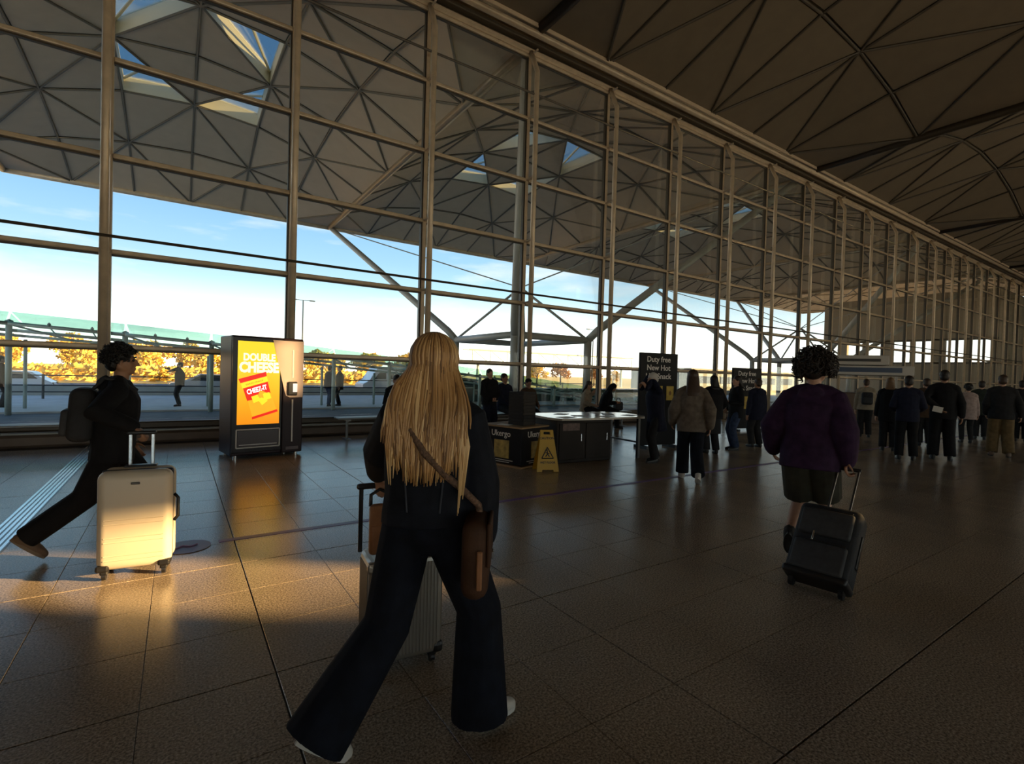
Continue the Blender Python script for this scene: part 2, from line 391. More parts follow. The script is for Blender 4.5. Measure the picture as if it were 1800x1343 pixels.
b_ = BM(); box(b_, (1.5, 0, 1.47), (2.9, .016, 2.9)); b_ = mesh('pane', b_, M_glass); b2 = BM(); box(b2, (0, 0, 1.6), (.1, .14, 3.1)); b2 = mesh('mullion', b2, M_steel)  # panes and mullions of the added fill band
for k in range(27): obj('pane', b_, parent=wb, loc=(-10.5+3*k, YB, .25)); obj('mullion', b2, parent=wb, loc=(-10.5+3*k, YB, .1))
# ================================================================== outdoors
M_asph = mat('blue_grey_asphalt', (.085, .10, .115), .8, var=.2, scale=3)
M_pave = mat('pale_paving', (.55, .55, .53), .8, var=.1, scale=2)
M_conc = mat('concrete_parapet', (.42, .44, .40), .85, var=.12, scale=2)
M_green = mat('grey_green_steel', (.40, .48, .44), .45, .1, var=.1, scale=4)
M_ggl = glass('green_canopy_glass', (.80, .92, .88), .22)
M_rail = mat('dark_railing', (.05, .06, .065), .5, .3)
M_grass = mat('dry_grass', (.62, .44, .12), .95, var=.25, scale=.6)
def slab(name, x0, x1, y0, y1, zt, th, m, lab):
    bm = BM(); box(bm, ((x0+x1)/2, (y0+y1)/2, zt-th/2), (x1-x0, y1-y0, th)); return tag(obj(name, bm, m), lab, kind='structure')
slab('road', -60, 200, 11.62, 20.4, -.16, .1, M_asph, 'dark road outside the glazed wall')
slab('pavement', -60, 200, 20.4, 30, -.10, .16, M_pave, 'pale pavement beyond the road')
slab('car_park', -90, 240, 30, 62, -.62, .1, M_asph, 'lower car park surface')
slab('ground', -400, 600, 62, 420, -.60, .1, M_grass, 'dry golden field behind the car park')
slab('parapet', -60, 150, 30.0, 30.3, .34, 1.0, M_conc, 'low concrete parapet behind the railing')
# railing
rl = thing('railing', 'dark metal railing along the pavement outside', 'railing', (0, 27.2, -.10))
for z in (.55, .95, .28):
    bm = BM(); tube(bm, [(-14, 0, z), (26, 0, z)], .028, 6); obj('rail', bm, M_rail, rl)
bm = BM(); tube(bm, [(0, 0, 0), (0, 0, 1.0)], .045, 6); pme = mesh('post', bm, M_rail)
for k in range(18): obj('post', pme, parent=rl, loc=(-13.5+k*2.25, 0, 0))
# covered walkway sloping down to the right
wk = thing('covered_walkway', 'glass roofed walkway on green steel posts sloping down outside', 'walkway', (0, 20, -.16))
def wz(s): return 2.83 - .052*(s+4.2) - (.0016*(s+4.2)**2 if s > -4.2 else 0)
SX = [-9, -6.5, -4.05, -1.4, .95, 2.95, 5.04, 7.27, 9.4, 11.6, 13.8, 16, 18.2, 20.4, 22.6]
for a, b in zip(SX, SX[1:]):
    bm = BM(); za, zb_ = wz(a)+.16, wz(b)+.16
    poly(bm, [(a+.03, -.25, za-.34), (b-.03, -.25, zb_-.34), (b-.03, .12, zb_), (a+.03, .12, za)], (0, .012, .012)); obj('roof_pane', bm, M_ggl, wk)
    for y, dz, r in ((-.1, -.34, .055), (.9, -.50, .05), (1.9, -.62, .045)):
        bm = BM(); tube(bm, [(a, y, wz(a)+.16+dz), (b, y, wz(b)+.16+dz)], r, 8); obj('beam', bm, M_green, wk, True)
    bm = BM(); poly(bm, [(a+.03, .15, za), (b-.03, .15, zb_), (b-.03, 2.6, zb_-.45), (a+.03, 2.6, za-.45)], (0, 0, .012)); obj('roof_pane', bm, M_ggl, wk)
    for t in (.33, .7):
        s = a+(b-a)*t
        bm = BM(); ell(bm, (s, -.12, wz(s)-.13), (.05, .05, .09), sub=1); tube(bm, [(s, -.1, wz(s)-.18), (s, .9, wz(s)-.34)], .02, 5); obj('clamp', bm, M_green, wk)
    bm = BM(); tube(bm, [(a, 0, wz(a)-.2), ((a+b)/2, 1.6, wz((a+b)/2)-.5)], .03, 6); obj('brace', bm, M_green, wk)
for s in SX:
    for y in (0, 1.9):
        bm = BM(); tube(bm, [(s, y, 0), (s, y, wz(s)-.18-.2*y)], .075 if y == 0 else .05, 10); obj('post', bm, M_green, wk, True)
    bm = BM(); ell(bm, (s, 0, wz(s)-.14), (.11, .10, .09), sub=1); obj('bracket', bm, M_green, wk)
# glazed shelter below the low end of the walkway
sh = thing('glass_shelter', 'dark green glazed shelter under the sloping walkway', 'shelter', (0, 23.2, -.10))
M_dkgl = mat('dark_green_glazing', (.035, .065, .055), .12, 0, .6)
for k in range(9):
    s = 9.6+k*1.75; h = max(.7, wz(s+.9)-.35)
    bm = BM(); box(bm, (s+.86, 0, h/2), (1.66, .03, h)); obj('pane', bm, M_dkgl, sh)
    bm = BM(); tube(bm, [(s, 0, 0), (s, 0, h+.05)], .05, 6); obj('post', bm, M_green, sh)
    bm = BM(); box(bm, (s+.86, -.03, .62*h), (1.7, .04, .05)); obj('rail', bm, M_green, sh)
# tree columns under the canopy
M_tree = mat('pale_tube_steel', (.42, .40, .36), .45, .1, var=.05, scale=2)
def tree_column(cx, cy, lab):
    t = thing('tree_column', lab, 'roof support', (cx, cy, -.16)); a, b = 2.3, 3.0; zr = 3.45
    for sx in (-1, 1):
        for sy in (-1, 1):
            bm = BM(); tube(bm, [(sx*a, sy*b, 0), (sx*a, sy*b, zr)], .20, 14); obj('column', bm, M_tree, t, True)
            bm = BM(); tube(bm, [(sx*a, sy*b, zr), (sx*(a+.3), sy*(b+.4), zr+.5), (sx*7.45, sy*10.85, 10.62)], [.2, .2, .15], 12); obj('arm', bm, M_tree, t, True)
            bm = BM(); tube(bm, [(sx*a, sy*b, zr), (0, 0, 6.3)], .07, 8); obj('strut', bm, M_tree, t, True)
            bm = BM(); tube(bm, [(0, 0, 6.3), (sx*7.45, sy*10.85, 10.62)], .035, 6); obj('tie_rod', bm, M_tree, t)
    for sx in (-1, 1):
        bm = BM(); tube(bm, [(sx*a, -b, zr), (sx*a, b, zr)], .17, 12); obj('ring_beam', bm, M_tree, t, True)
        bm = BM(); tube(bm, [(-a, sx*b, zr), (a, sx*b, zr)], .17, 12); obj('ring_beam', bm, M_tree, t, True)
tree_column(SK(3)+7.5, 22.5, 'pale branching roof column behind the glazed wall, standing beyond the coffee table stand')
tree_column(SK(13)+7.5, 22.5, 'pale branching roof column far down behind the glazed wall, beyond the queue')
# vehicles
M_white = mat('white_car_paint', (.75, .76, .76), .3, coat=.5)
M_silver = mat('silver_car_paint', (.42, .44, .46), .3, .3, coat=.5)
M_blackp = mat('dark_car_paint', (.05, .055, .06), .3, coat=.5)
M_cgl = mat('dark_car_glass', (.02, .025, .03), .08, 0, .7)
M_tyre = mat('tyre', (.02, .02, .02), .8)
def vehicle(name, lab, cat, loc, prof, winp, L, Wd, m, group=None, rz=0):
    t = thing(name, lab, cat, loc, rz, group)
    bm = BM(); poly(bm, [(x, -Wd/2, z) for x, z in prof], (0, Wd, 0)); bmesh.ops.bevel(bm, geom=bm.edges[:], offset=.05, segments=2, affect='EDGES'); obj('body', bm, m, t, False)
    for wp in winp:
        for y in (-Wd/2-.004, Wd/2-.016):
            bm = BM(); poly(bm, [(x, y, z) for x, z in wp], (0, .02, 0)); obj('window', bm, M_cgl, t)
    for x in (-L*.31, L*.31):
        for y in (-Wd/2+.08, Wd/2-.08):
            bm = BM(); cyl(bm, (x, y-.1, .32), (x, y+.1, .32), .32, 18); wh = obj('wheel', bm, M_tyre, t)
            bm = BM(); cyl(bm, (x, y-.11, .32), (x, y+.11, .32), .19, 12); obj('hub', bm, M_silver, wh)
    for x, c in ((-L/2+.03, 'headlight'), (L/2-.03, 'tail_light')):
        bm = BM(); box(bm, (x, -Wd/2+.25, .72), (.06, .3, .14)); box(bm, (x, Wd/2-.25, .72), (.06, .3, .14)); obj(c, bm, M_cgl if c == 'tail_light' else M_silver, t)
    return t
carp = [(-2.1, .25), (2.1, .25), (2.15, .75), (1.75, .98), (1.2, 1.42), (-.35, 1.46), (-1.05, .98), (-2.05, .82)]
carw = [[(-.92, 1.0), (-.30, 1.38), (.30, 1.38), (.30, 1.0)], [(.38, 1.0), (.38, 1.38), (1.1, 1.35), (1.5, 1.0)]]
vanp = [(-2.75, .3), (2.75, .3), (2.78, 2.1), (2.6, 2.3), (-1.35, 2.3), (-1.7, 2.2), (-2.25, 1.3), (-2.75, 1.05)]
vanw = [[(-1.95, 1.4), (-1.55, 1.95), (-1.1, 1.95), (-1.1, 1.4)], [(-.9, 1.4), (-.9, 1.95), (.1, 1.95), (.1, 1.4)], [(.3, 1.4), (.3, 1.95), (2.4, 1.95), (2.4, 1.4)]]
vehicle('van', 'white minibus with dark side windows parked beyond the railing', 'van', (13.6, 36, -.62), vanp, vanw, 5.5, 2.0, M_white)
cl = ['white hatchback in the car park behind the covered walkway posts', 'silver car parked beyond the person holding a camera outside', 'dark car parked by the dry field beyond the two people outside', 'silver car parked beside the white minibus']
for (x, y, m), lab in zip(((-8.2, 40, M_white), (1.6, 40, M_silver), (5.4, 46, M_blackp), (21, 40, M_silver)), cl): vehicle('car', lab, 'car', (x, y, -.62), carp, carw, 4.3, 1.75, m, 'cars in the car park')
# lamp masts
def lamp_mast(p, h, lab):
    t = thing('lamp_mast', lab, 'street light', p)
    bm = BM(); tube(bm, [(0, 0, 0), (0, 0, h)], [.13, .07], 8); obj('pole', bm, M_rail, t, True)
    for s in (-1, 1):
        bm = BM(); tube(bm, [(0, 0, h), (s*.9, 0, h+.05)], .04, 6); obj('arm', bm, M_rail, t)
        bm = BM(); bevbox(bm, (s*1.15, 0, h+.03), (.7, .3, .12), .03, 1); obj('lamp_head', bm, M_rail, t)
p = onY(1043, 580, 62); lamp_mast((p.x, 62, -.6), p.z+.6, 'tall twin-headed lamp mast beyond the car park, right of the branching column')
p = onY(533, 528, 71); lamp_mast((p.x, 71, -.6), p.z+.6, 'slim tall lamp mast beyond the vending machine, far in the field')
# golden trees
M_leaf = mat('golden_leaves', (.78, .52, .10), .8, var=.35, scale=.8)
M_leaf2 = mat('russet_leaves', (.50, .26, .09), .8, var=.35, scale=.8)
M_bark = mat('bark', (.10, .07, .05), .9)
def foliage(rx, rz, n, sz, seed):
    rnd = random.Random(seed); bm = BM(); cl = [(V((rnd.uniform(-.6, .6)*rx, rnd.uniform(-.5, .5)*rx, rnd.uniform(-.55, .6)*rz)), rnd.uniform(.3, .55)) for _ in range(9)]
    for _ in range(n):
        c, r = rnd.choice(cl); d = V((rnd.gauss(0, 1), rnd.gauss(0, 1), rnd.gauss(0, 1))).normalized()*r*rnd.uniform(.5, 1.0)
        p = c+V((d.x*rx, d.y*rx, d.z*rz)); q = Quaternion(V((rnd.random()-.5, rnd.random()-.5, rnd.random()-.5)).normalized(), rnd.uniform(0, 6.28)); s = sz*rnd.uniform(.6, 1.3)
        flat(bm, [p+q@V(v)*s for v in ((-.5, -.35, 0), (.5, -.2, 0), (.35, .5, .15), (-.4, .4, .1))])
    return bm
crowns = [mesh('crown', foliage(2.6, 2.0, 2400, .30, 11+k), [M_leaf, M_leaf, M_leaf2][k]) for k in range(3)]
bm = BM(); tube(bm, [(0, 0, 0), (.1, 0, 1.6), (0, .1, 3.0)], [.22, .16, .08], 7); tube(bm, [(0, 0, 1.5), (.8, .1, 3.2)], [.1, .04], 5); tube(bm, [(0, 0, 1.6), (-.9, -.2, 3.3)], [.1, .04], 5); trunk = mesh('trunk', bm, M_bark)
rt = random.Random(3)
tp = [(-44+6.9*k+rt.uniform(-.3, .3), 79+rt.uniform(-1, 1), .92+rt.uniform(-.12, .1), k % 2) for k in range(12)] + [(-47+6.9*k+rt.uniform(-.3, .3), 89+rt.uniform(-1, 1), .98+rt.uniform(-.05, .14), (k+1) % 2) for k in range(14)] + [(56+6.6*k+rt.uniform(-.6, .6), 76+rt.uniform(-3, 5), .66+rt.uniform(-.1, .2), 2 if k % 3 else 1) for k in range(14)]
for x, y, s, k in tp:
    t = thing('tree', 'golden leaved tree in the row behind the car park' if k < 2 else 'russet leaved tree in the far row beyond the shelter', 'tree', (x, y, -.6), rt.uniform(0, 6), 'golden trees behind the car park' if k < 2 else 'russet trees beyond the shelter'); t.scale = (s, s, s*1.08)
    obj('crown', crowns[k], parent=t, loc=(0, 0, 3.1)); obj('trunk', trunk, parent=t)
# hedge bank behind the cars
bm = foliage(3, 1, 10, .3, 5); bm.free(); bm = BM(); rh = random.Random(9)
for k in range(5200):
    x = rh.uniform(-60, 30); z = rh.uniform(-.5, .95); y = 66+rh.uniform(-1.5, 1.5); s = rh.uniform(.2, .5); a = rh.uniform(0, 3.1)
    flat(bm, [(x-s*math.cos(a), y-s*math.sin(a), z), (x+s*math.cos(a), y+s*math.sin(a), z-.05), (x+s*.3, y, z+s)])
tag(obj('hedge', bm, M_leaf), 'long golden hedge along the far side of the car park', 'hedge', kind='stuff')
# low building far to the right outside
bd = thing('building', 'low grey building with window strips beyond the glazed wall', 'building', (77, 40, -.16))
M_bld = mat('grey_cladding', (.22, .25, .24), .7, var=.06, scale=1)
bm = BM(); box(bm, (0, 5, 1.35), (46, 10, 2.7)); obj('wall', bm, M_bld, bd)
bm = BM(); box(bm, (0, 5, 2.8), (46.6, 10.6, .25)); obj('roof', bm, M_dark, bd)
for k in range(9):
    bm = BM(); box(bm, (-20+k*5, -.02, 1.5), (3.6, .08, .9)); wn = obj('window', bm, M_cgl, bd)
    bm = BM(); box(bm, (-20+k*5, -.06, 2.0), (3.7, .1, .06)); obj('lintel', bm, M_conc, wn)
# terminal wing closing the far end of the forecourt
tw_ = thing('terminal_wing', 'tall brown clad terminal wing with a strip of openings far along the forecourt', 'building', (58, 12.4, -.16))
M_wing = mat('brown_cladding', (.34, .27, .19), .7, var=.08, scale=1)
for k in range(7):
    y = k*2.0+.95
    bm = BM(); bevbox(bm, (.15, y, 1.8), (.3, 1.86, 3.6), .02, 1); obj('cladding_panel', bm, M_wing, tw_)
    bm = BM(); bevbox(bm, (.15, y, 8.0), (.3, 1.86, 4.2), .02, 1); obj('cladding_panel', bm, M_wing, tw_)
    bm = BM(); box(bm, (.15, y-.95, 5.05), (.4, .34 if k % 2 else .9, 10.1)); obj('pier', bm, M_wing, tw_)
bm = BM(); box(bm, (.2, 6.95, 3.68), (.5, 14, .16)); box(bm, (.2, 6.95, 5.82), (.5, 14, .16)); obj('lintel', bm, M_dark, tw_)
bm = BM(); box(bm, (7.4, .1, 5.05), (13.6, .2, 10.1)); obj('side_wall', bm, M_wing, tw_)
# steel footbridge seen beyond the branching columns
fb = thing('footbridge', 'pale truss footbridge far beyond the branching roof columns', 'bridge', (52, 63.5, -.5))
M_fb = mat('pale_bridge_steel', (.52, .58, .52), .6)
for z in (3.3, 5.3):
    for y in (0, 2):
        bm = BM(); tube(bm, [(-17, y, z), (17, y, z)], .10, 6); obj('chord', bm, M_fb, fb)
for k in range(12):
    x = -16.5+k*3
    bm = BM(); tube(bm, [(x, 0, 3.3), (x, 0, 5.3)], .07, 6); obj('post', bm, M_fb, fb)
    if k < 11:
        bm = BM(); tube(bm, [(x, 0, 5.3), (x+3, 0, 3.3)], .06, 6); obj('diagonal', bm, M_fb, fb)
bm = BM(); box(bm, (0, 1, 3.25), (34, 2, .12)); obj('deck', bm, M_fb, fb)
for x in (-15, 15):
    bm = BM(); tube(bm, [(x, 1, 0), (x, 1, 3.2)], .22, 10); obj('pier', bm, M_fb, fb)
# ================================================================== things in the hall
M_plum = mat('plum_brown_enamel', (.026, .012, .016), .38, 0, .25)
M_blk = mat('black_plastic', (.012, .012, .014), .4)
M_chrome = mat('chrome', (.75, .75, .76), .15, 1)
M_wline = mat('white_trim', (.75, .72, .70), .4)
M_txtw = mat('white_print', (.72, .70, .66), .6)
# vending machine ------------------------------------------------------
vp = V((.69, 8.80, 0)); vr = math.atan2(.18, 1.07)
vm = thing('vending_machine', 'plum brown vending machine with a bright yellow cheese snack screen', 'vending machine', vp, vr)
W_, D_, H_ = 1.085, .70, 1.93
bm = BM(); bevbox(bm, (W_/2, D_/2+.01, H_/2+.02), (W_, D_-.02, H_-.04), .02, 2); obj('cabinet', bm, M_plum, vm)
bm = BM(); bevbox(bm, (.375, -.005, 1.0), (.74, .04, 1.82), .01, 2); obj('door', bm, mat('black_glass_front', (.009, .006, .008), .25, 0, .3), vm)
bm = BM(); bevbox(bm, (.915, -.004, .98), (.33, .05, 1.88), .02, 2); cp = obj('control_column', bm, M_plum, vm)
SX0, SX1, SZ0, SZ1 = .075, .70, .535, 1.845
def screen_mat():
    m = bpy.data.materials.new('lit_yellow_screen'); m.use_nodes = True; t = m.node_tree; b = t.nodes['Principled BSDF']; b.inputs['Base Color'].default_value = (.05, .03, 0, 1); b.inputs['Roughness'].default_value = .2
    c = t.nodes.new('ShaderNodeTexCoord'); s = t.nodes.new('ShaderNodeSeparateXYZ'); t.links.new(c.outputs['Object'], s.inputs[0])
    mr = t.nodes.new('ShaderNodeMapRange'); mr.inputs['From Min'].default_value = SZ0; mr.inputs['From Max'].default_value = SZ1; t.links.new(s.outputs['Z'], mr.inputs[0])
    r = t.nodes.new('ShaderNodeValToRGB'); r.color_ramp.elements[0].color = (1, .30, 0, 1); r.color_ramp.elements[1].color = (1, .74, 0, 1); r.color_ramp.elements[1].position = .8
    t.links.new(mr.outputs[0], r.inputs[0]); t.links.new(r.outputs[0], b.inputs['Emission Color']); b.inputs['Emission Strength'].default_value = 1.0
    return m
bm = BM(); box(bm, ((SX0+SX1)/2, -.028, (SZ0+SZ1)/2), (SX1-SX0, .008, SZ1-SZ0)); scr = obj('screen', bm, screen_mat(), vm)
E_w = emis('screen_white', (1, .95, .70), 1.1); E_r = emis('screen_red', (.85, .01, 0), 1.0); E_y = emis('screen_bright_yellow', (1, .80, .02), 1.05); E_o = emis('screen_orange', (1, .45, .01), 1.0); E_ww = emis('screen_pure_white', (1, 1, 1), 1.1); E_d = emis('screen_brown', (.35, .10, .0), .8)
cx = (SX0+SX1)/2
text('lettering', 'DOUBLE', .155, E_w, scr, Matrix.Translation((cx, -.0335, 1.545)) @ FRONT, .0005, .007, sx=.80)
text('lettering', 'CHEESE', .215, E_w, scr, Matrix.Translation((cx, -.0335, 1.365)) @ FRONT, .0005, .011, sx=.80)
BR = Matrix.Translation((cx+.0, -.034, .98)) @ Matrix.Rotation(math.radians(-17), 4, 'Y')
def bagpoly(pts, y, m, nm):
    bm = BM(); poly(bm, [BR @ V((x, y, z)) for x, z in pts], (0, -.0006, 0)); obj(nm, bm, m, scr)
bagpoly([(-.185, -.285), (.195, -.285), (.180, .0), (.20, .34), (-.20, .34), (-.175, 0)], 0, E_o, 'packet')
bagpoly([(-.20, .275), (.20, .275), (.21, .345), (-.21, .345)], -.001, E_r, 'packet_seal')
bagpoly([(-.195, .19), (.195, .19), (.2, .272), (-.2, .272)], -.001, E_y, 'packet_band')
bagpoly([(-.185, -.02), (-.07, -.03), (.02, .03), (.12, -.03), (.18, .0), (.19, .185), (-.188, .185)], -.001, E_r, 'packet_front')
bagpoly([(-.20, -.325), (.205, -.325), (.20, -.285), (-.19, -.285)], -.001, E_r, 'packet_seal')
for (x, z, a) in ((-.06, -.02, .2), (.05, .02, -.5), (.03, -.08, .5), (.11, -.03, .1)):
    q = [(-.055, -.05), (.05, -.06), (.06, .04), (-.04, .055)]
    bagpoly([(x+math.cos(a)*u-math.sin(a)*v, z+math.sin(a)*u+math.cos(a)*v) for u, v in q], -.0022-.0004*(x+z), E_y if a > 0 else E_o, 'cracker')
text('lettering', 'CHEEZ-IT', .105, E_ww, scr, BR @ Matrix.Translation((.0, -.002, .075)) @ FRONT, .0004, .004, sx=.68)
text('lettering', 'BAKED SNACK', .04, E_d, scr, BR @ Matrix.Translation((.0, -.002, .215)) @ FRONT, .0004, .0)
fl = [(.07, .17), (.71, .17), (.71, .455), (.07, .455)]
for a, b in zip(fl, fl[1:]+fl[:1]):
    bm = BM(); tube(bm, [(a[0], -.03, a[1]), (b[0], -.03, b[1])], .011, 6); obj('flap_trim', bm, M_wline, vm)
bm = BM(); box(bm, (.39, -.028, .312), (.60, .01, .25)); obj('delivery_flap', bm, mat('flap_brown', (.045, .028, .032), .3), vm)
bm = BM(); box(bm, (.39, -.036, .215), (.56, .008, .012)); obj('flap_handle', bm, M_wline, vm)
pk = bpy.data.materials.new('pink_glare_film'); pk.use_nodes = True; t_ = pk.node_tree; pb = t_.nodes['Principled BSDF']; pb.inputs['Base Color'].default_value = (.66, .53, .50, 1); pb.inputs['Roughness'].default_value = .4; pb.inputs['Alpha'].default_value = .72
bm = BM(); poly(bm, [(.585, -.034, 1.885), (1.075, -.034, 1.885), (1.075, -.034, .955), (.86, -.034, .955), (.80, -.034, .985), (.775, -.034, 1.06)], (0, -.005, 0)); obj('glare_film', bm, pk, vm)  # glare on the upper corner, modelled as a pale see-through sheet
bm = BM(); bevbox(bm, (.90, -.045, 1.10), (.16, .04, .23), .02, 2); pt = obj('payment_terminal', bm, M_blk, vm)
bm = BM(); box(bm, (.935, -.067, 1.115), (.07, .004, .14)); obj('terminal_display', bm, emis('terminal_white', (.8, .8, .85), .7), pt)
for a, b in ((.22, .92), (1.28, 1.74)):
    bm = BM(); box(bm, (.905, -.035, (a+b)/2), (.022, .016, b-a)); obj('light_strip', bm, M_wline, vm)
bm = BM(); box(bm, (.915, -.031, .115), (.2, .006, .05)); obj('maker_plate', bm, M_wline if False else mat('plate_grey', (.15, .11, .12), .4), vm)
for x in (.08, 1.0):
    for y in (.06, .62):
        bm = BM(); cyl(bm, (x, y, 0), (x, y, .05), .03, 10); obj('foot', bm, M_chrome, vm)
# white suitcase ---------------------------------------------------------
M_wcase = mat('ivory_polycarbonate', (.66, .58, .46), .38, 0, .5)
def wheel(parent, x, y, r=.028, m=None):
    bm = BM(); cyl(bm, (x-.011, y, r), (x+.011, y, r), r, 14); w_ = obj('wheel', bm, M_blk, parent)
    bm = BM(); bevbox(bm, (x, y+.005, r*1.75), (.045, .05, r*1.1), .008, 1); obj('caster', bm, M_blk, w_); return w_
ws = thing('suitcase', 'large ivory hard-shell suitcase with horizontal grooves and raised handle', 'suitcase', (-.215, 4.31, 0), math.radians(-7))
w2, d2, z0, z1 = .42, .26, .062, .725
bm = BM(); bevbox(bm, (0, -.068, (z0+z1)/2), (w2, d2/2-.006, z1-z0), .055, 5)
obj('front_shell', bm, M_wcase, ws, True)
bm = BM(); bevbox(bm, (0, .068, (z0+z1)/2), (w2, d2/2-.006, z1-z0), .055, 5); obj('rear_shell', bm, M_wcase, ws, True)
bm = BM(); bevbox(bm, (0, 0, (z0+z1)/2), (w2-.012, .05, z1-z0-.012), .018, 2); obj('zip_seam', bm, M_blk, ws)
gm = BM(); bevbox(gm, (0, 0, 0), (w2-.085, .006, .007), .0025, 1); gm = mesh('ridge', gm, M_wcase)
for z in (.405, .375, .285, .255, .165, .135): obj('ridge', gm, parent=ws, loc=(0, -.131, z))
bm = BM(); bevbox(bm, (.005, -.133, .645), (.05, .008, .017), .004, 2); obj('badge', bm, mat('badge_grey', (.10, .09, .08), .35, .6), ws)
for x in (-1, 1):
    for y in (-.09, .09): wheel(ws, x*.165, y)
    bm = BM(); bevbox(bm, (x*.17, -.095, .085), (.075, .085, .045), .014, 2); obj('corner_guard', bm, M_blk, ws)
th = thing('telescopic_handle', None, None); th.parent = ws
bm = BM()
for x in (-.065, .065): bevbox(bm, (x, .085, .84), (.022, .016, .23), .004, 1)
obj('tube', bm, M_alu, ws); bpy.data.objects.remove(th)
bm = BM(); bevbox(bm, (0, .085, .962), (.175, .034, .03), .012, 2); obj('grip', bm, M_blk, ws)
bm = BM(); bevbox(bm, (0, .075, .731), (.19, .06, .014), .005, 1); obj('handle_base', bm, M_blk, ws)
bm = BM(); tube(bm, [(.208, 0, .34), (.232, 0, .37), (.232, 0, .50), (.208, 0, .53)], .011, 8); obj('side_handle', bm, M_blk, ws, True)
# silver cabin case ---------------------------------------------------------
M_rib_al = mat('anodised_aluminium', (.40, .38, .345), .38, .8, var=.06, scale=3)
ss = thing('suitcase', 'silver ribbed aluminium cabin suitcase wheeled beside the blonde woman', 'suitcase', (.95, 2.37, 0), math.radians(-6))
w3, d3, a0, a1 = .37, .23, .05, .55
bm = BM(); bevbox(bm, (0, 0, (a0+a1)/2), (w3, d3, a1-a0), .03, 3); obj('shell', bm, M_rib_al, ss)
rm = BM(); bevbox(rm, (0, 0, 0), (.0085, .006, a1-a0-.06), .003, 1); rm = mesh('rib', rm, M_rib_al)
for k in range(19):
    for y in (-d3/2-.001, d3/2+.001): obj('rib', rm, parent=ss, loc=(-w3/2+.032+k*.017, y, (a0+a1)/2))
rs = BM(); bevbox(rs, (0, 0, 0), (.006, .0085, a1-a0-.06), .003, 1); rs = mesh('rib', rs, M_rib_al)
for k in range(10):
    for x in (-1, 1): obj('rib', rs, parent=ss, loc=(x*(w3/2+.001), -d3/2+.035+k*.0178, (a0+a1)/2))
for x in (-1, 1):
    for y in (-.08, .08): wheel(ss, x*.14, y, .025)
    for z in (a0+.03, a1-.03):
        bm = BM(); bevbox(bm, (x*(w3/2-.022), -d3/2+.02, z), (.055, .055, .06), .02, 2); obj('corner_guard', bm, M_blk if z < .2 else M_rib_al, ss)
bm = BM(); bevbox(bm, (-.13, -d3/2-.006, .40), (.085, .012, .085), .01, 2); lk = obj('lock', bm, M_blk, ss)
bm = BM(); bevbox(bm, (-.13, -d3/2-.014, .415), (.055, .006, .03), .003, 1); obj('dial', bm, M_chrome, lk)
bm = BM(); bevbox(bm, (-.12, -d3/2-.008, .315), (.02, .01, .07), .003, 1); obj('latch', bm, M_chrome, ss)
bm = BM()
for x in (-.07, .07): bevbox(bm, (x-.125, .06, .72), (.02, .016, .34), .004, 1)
obj('tube', bm, M_blk, ss)
bm = BM(); bevbox(bm, (-.125, .06, .875), (.185, .03, .03), .012, 2); obj('grip', bm, M_blk, ss)
M_tan = mat('tan_leather', (.26, .115, .05), .42, 0, .5, var=.2, scale=14, bump=.1, bscale=120)
tb = thing('leather_bag', 'small tan leather pouch strapped to the handle of the silver case', 'bag', (.825, 2.33, .56), math.radians(-6))
bm = BM(); bevbox(bm, (0, 0, .13), (.115, .05, .245), .022, 3); obj('body', bm, M_tan, tb, True)
bm = BM(); bevbox(bm, (0, -.026, .20), (.118, .012, .10), .005, 2); fp_ = obj('flap', bm, M_tan, tb); bm = BM(); ell(bm, (0, -.034, .16), (.009, .005, .009), sub=1); obj('stud', bm, M_chrome, fp_)
bm = BM(); tube(bm, [(-.05, .01, .24), (-.045, .03, .29), (0, .045, .31), (.045, .03, .29), (.05, .01, .24)], .009, 6); obj('strap', bm, M_blk, tb, True)
# black soft trolley, tilted -------------------------------------------------
M_nylon = mat('black_nylon', (.017, .018, .022), .75, var=.2, scale=30, bump=.25, bscale=260)
M_nyl2 = mat('dark_grey_nylon', (.035, .036, .04), .7, var=.2, scale=30, bump=.25, bscale=260)
bs = thing('suitcase', 'black soft-sided trolley case with front pockets tilted on its wheels', 'suitcase', (3.70, 1.665, .0), math.radians(-82))
TL = Matrix.Translation((0, 0, .045)) @ Matrix.Rotation(math.radians(-38), 4, 'X')   # leans towards its own +Y (ahead)
def tb_(name, c, s, r, m, par, smooth=True):
    bm = BM(); bevbox(bm, c, s, r, 3, TL); return obj(name, bm, m, par, smooth)
tb_('body', (0, .0, .30), (.40, .20, .56), .045, M_nylon, bs)
tb_('pocket', (0, -.115, .16), (.33, .05, .22), .022, M_nyl2, bs); tb_('pocket', (0, -.115, .42), (.33, .045, .20), .022, M_nyl2, bs)
tb_('zip', (0, -.142, .265), (.31, .006, .010), .002, M_blk, bs); tb_('zip', (0, -.14, .515), (.31, .006, .010), .002, M_blk, bs)
tb_('zip_pull', (-.05, -.148, .30), (.012, .008, .07), .003, M_chrome, bs); tb_('bumper', (0, -.02, .035), (.40, .21, .055), .02, M_blk, bs)
tb_('top_handle', (0, .0, .595), (.17, .03, .02), .008, M_blk, bs); tb_('side_strap', (.203, 0, .3), (.012, .05, .24), .005, M_blk, bs)
for x in (-.155, .155):
    bm = BM(); cyl(bm, (x-.014, .0, .04), (x+.014, .0, .04), .04, 16); obj('wheel', bm, M_blk, bs)
bm = BM(); 
for x in (-.07, .07): tube(bm, [TL @ V((x, .08, .5)), TL @ V((x, .08, .99))], .009, 8)
obj('tube', bm, mat('gunmetal', (.10, .09, .085), .35, .8), bs); tb_('grip', (0, .08, .995), (.17, .026, .026), .01, M_blk, bs)
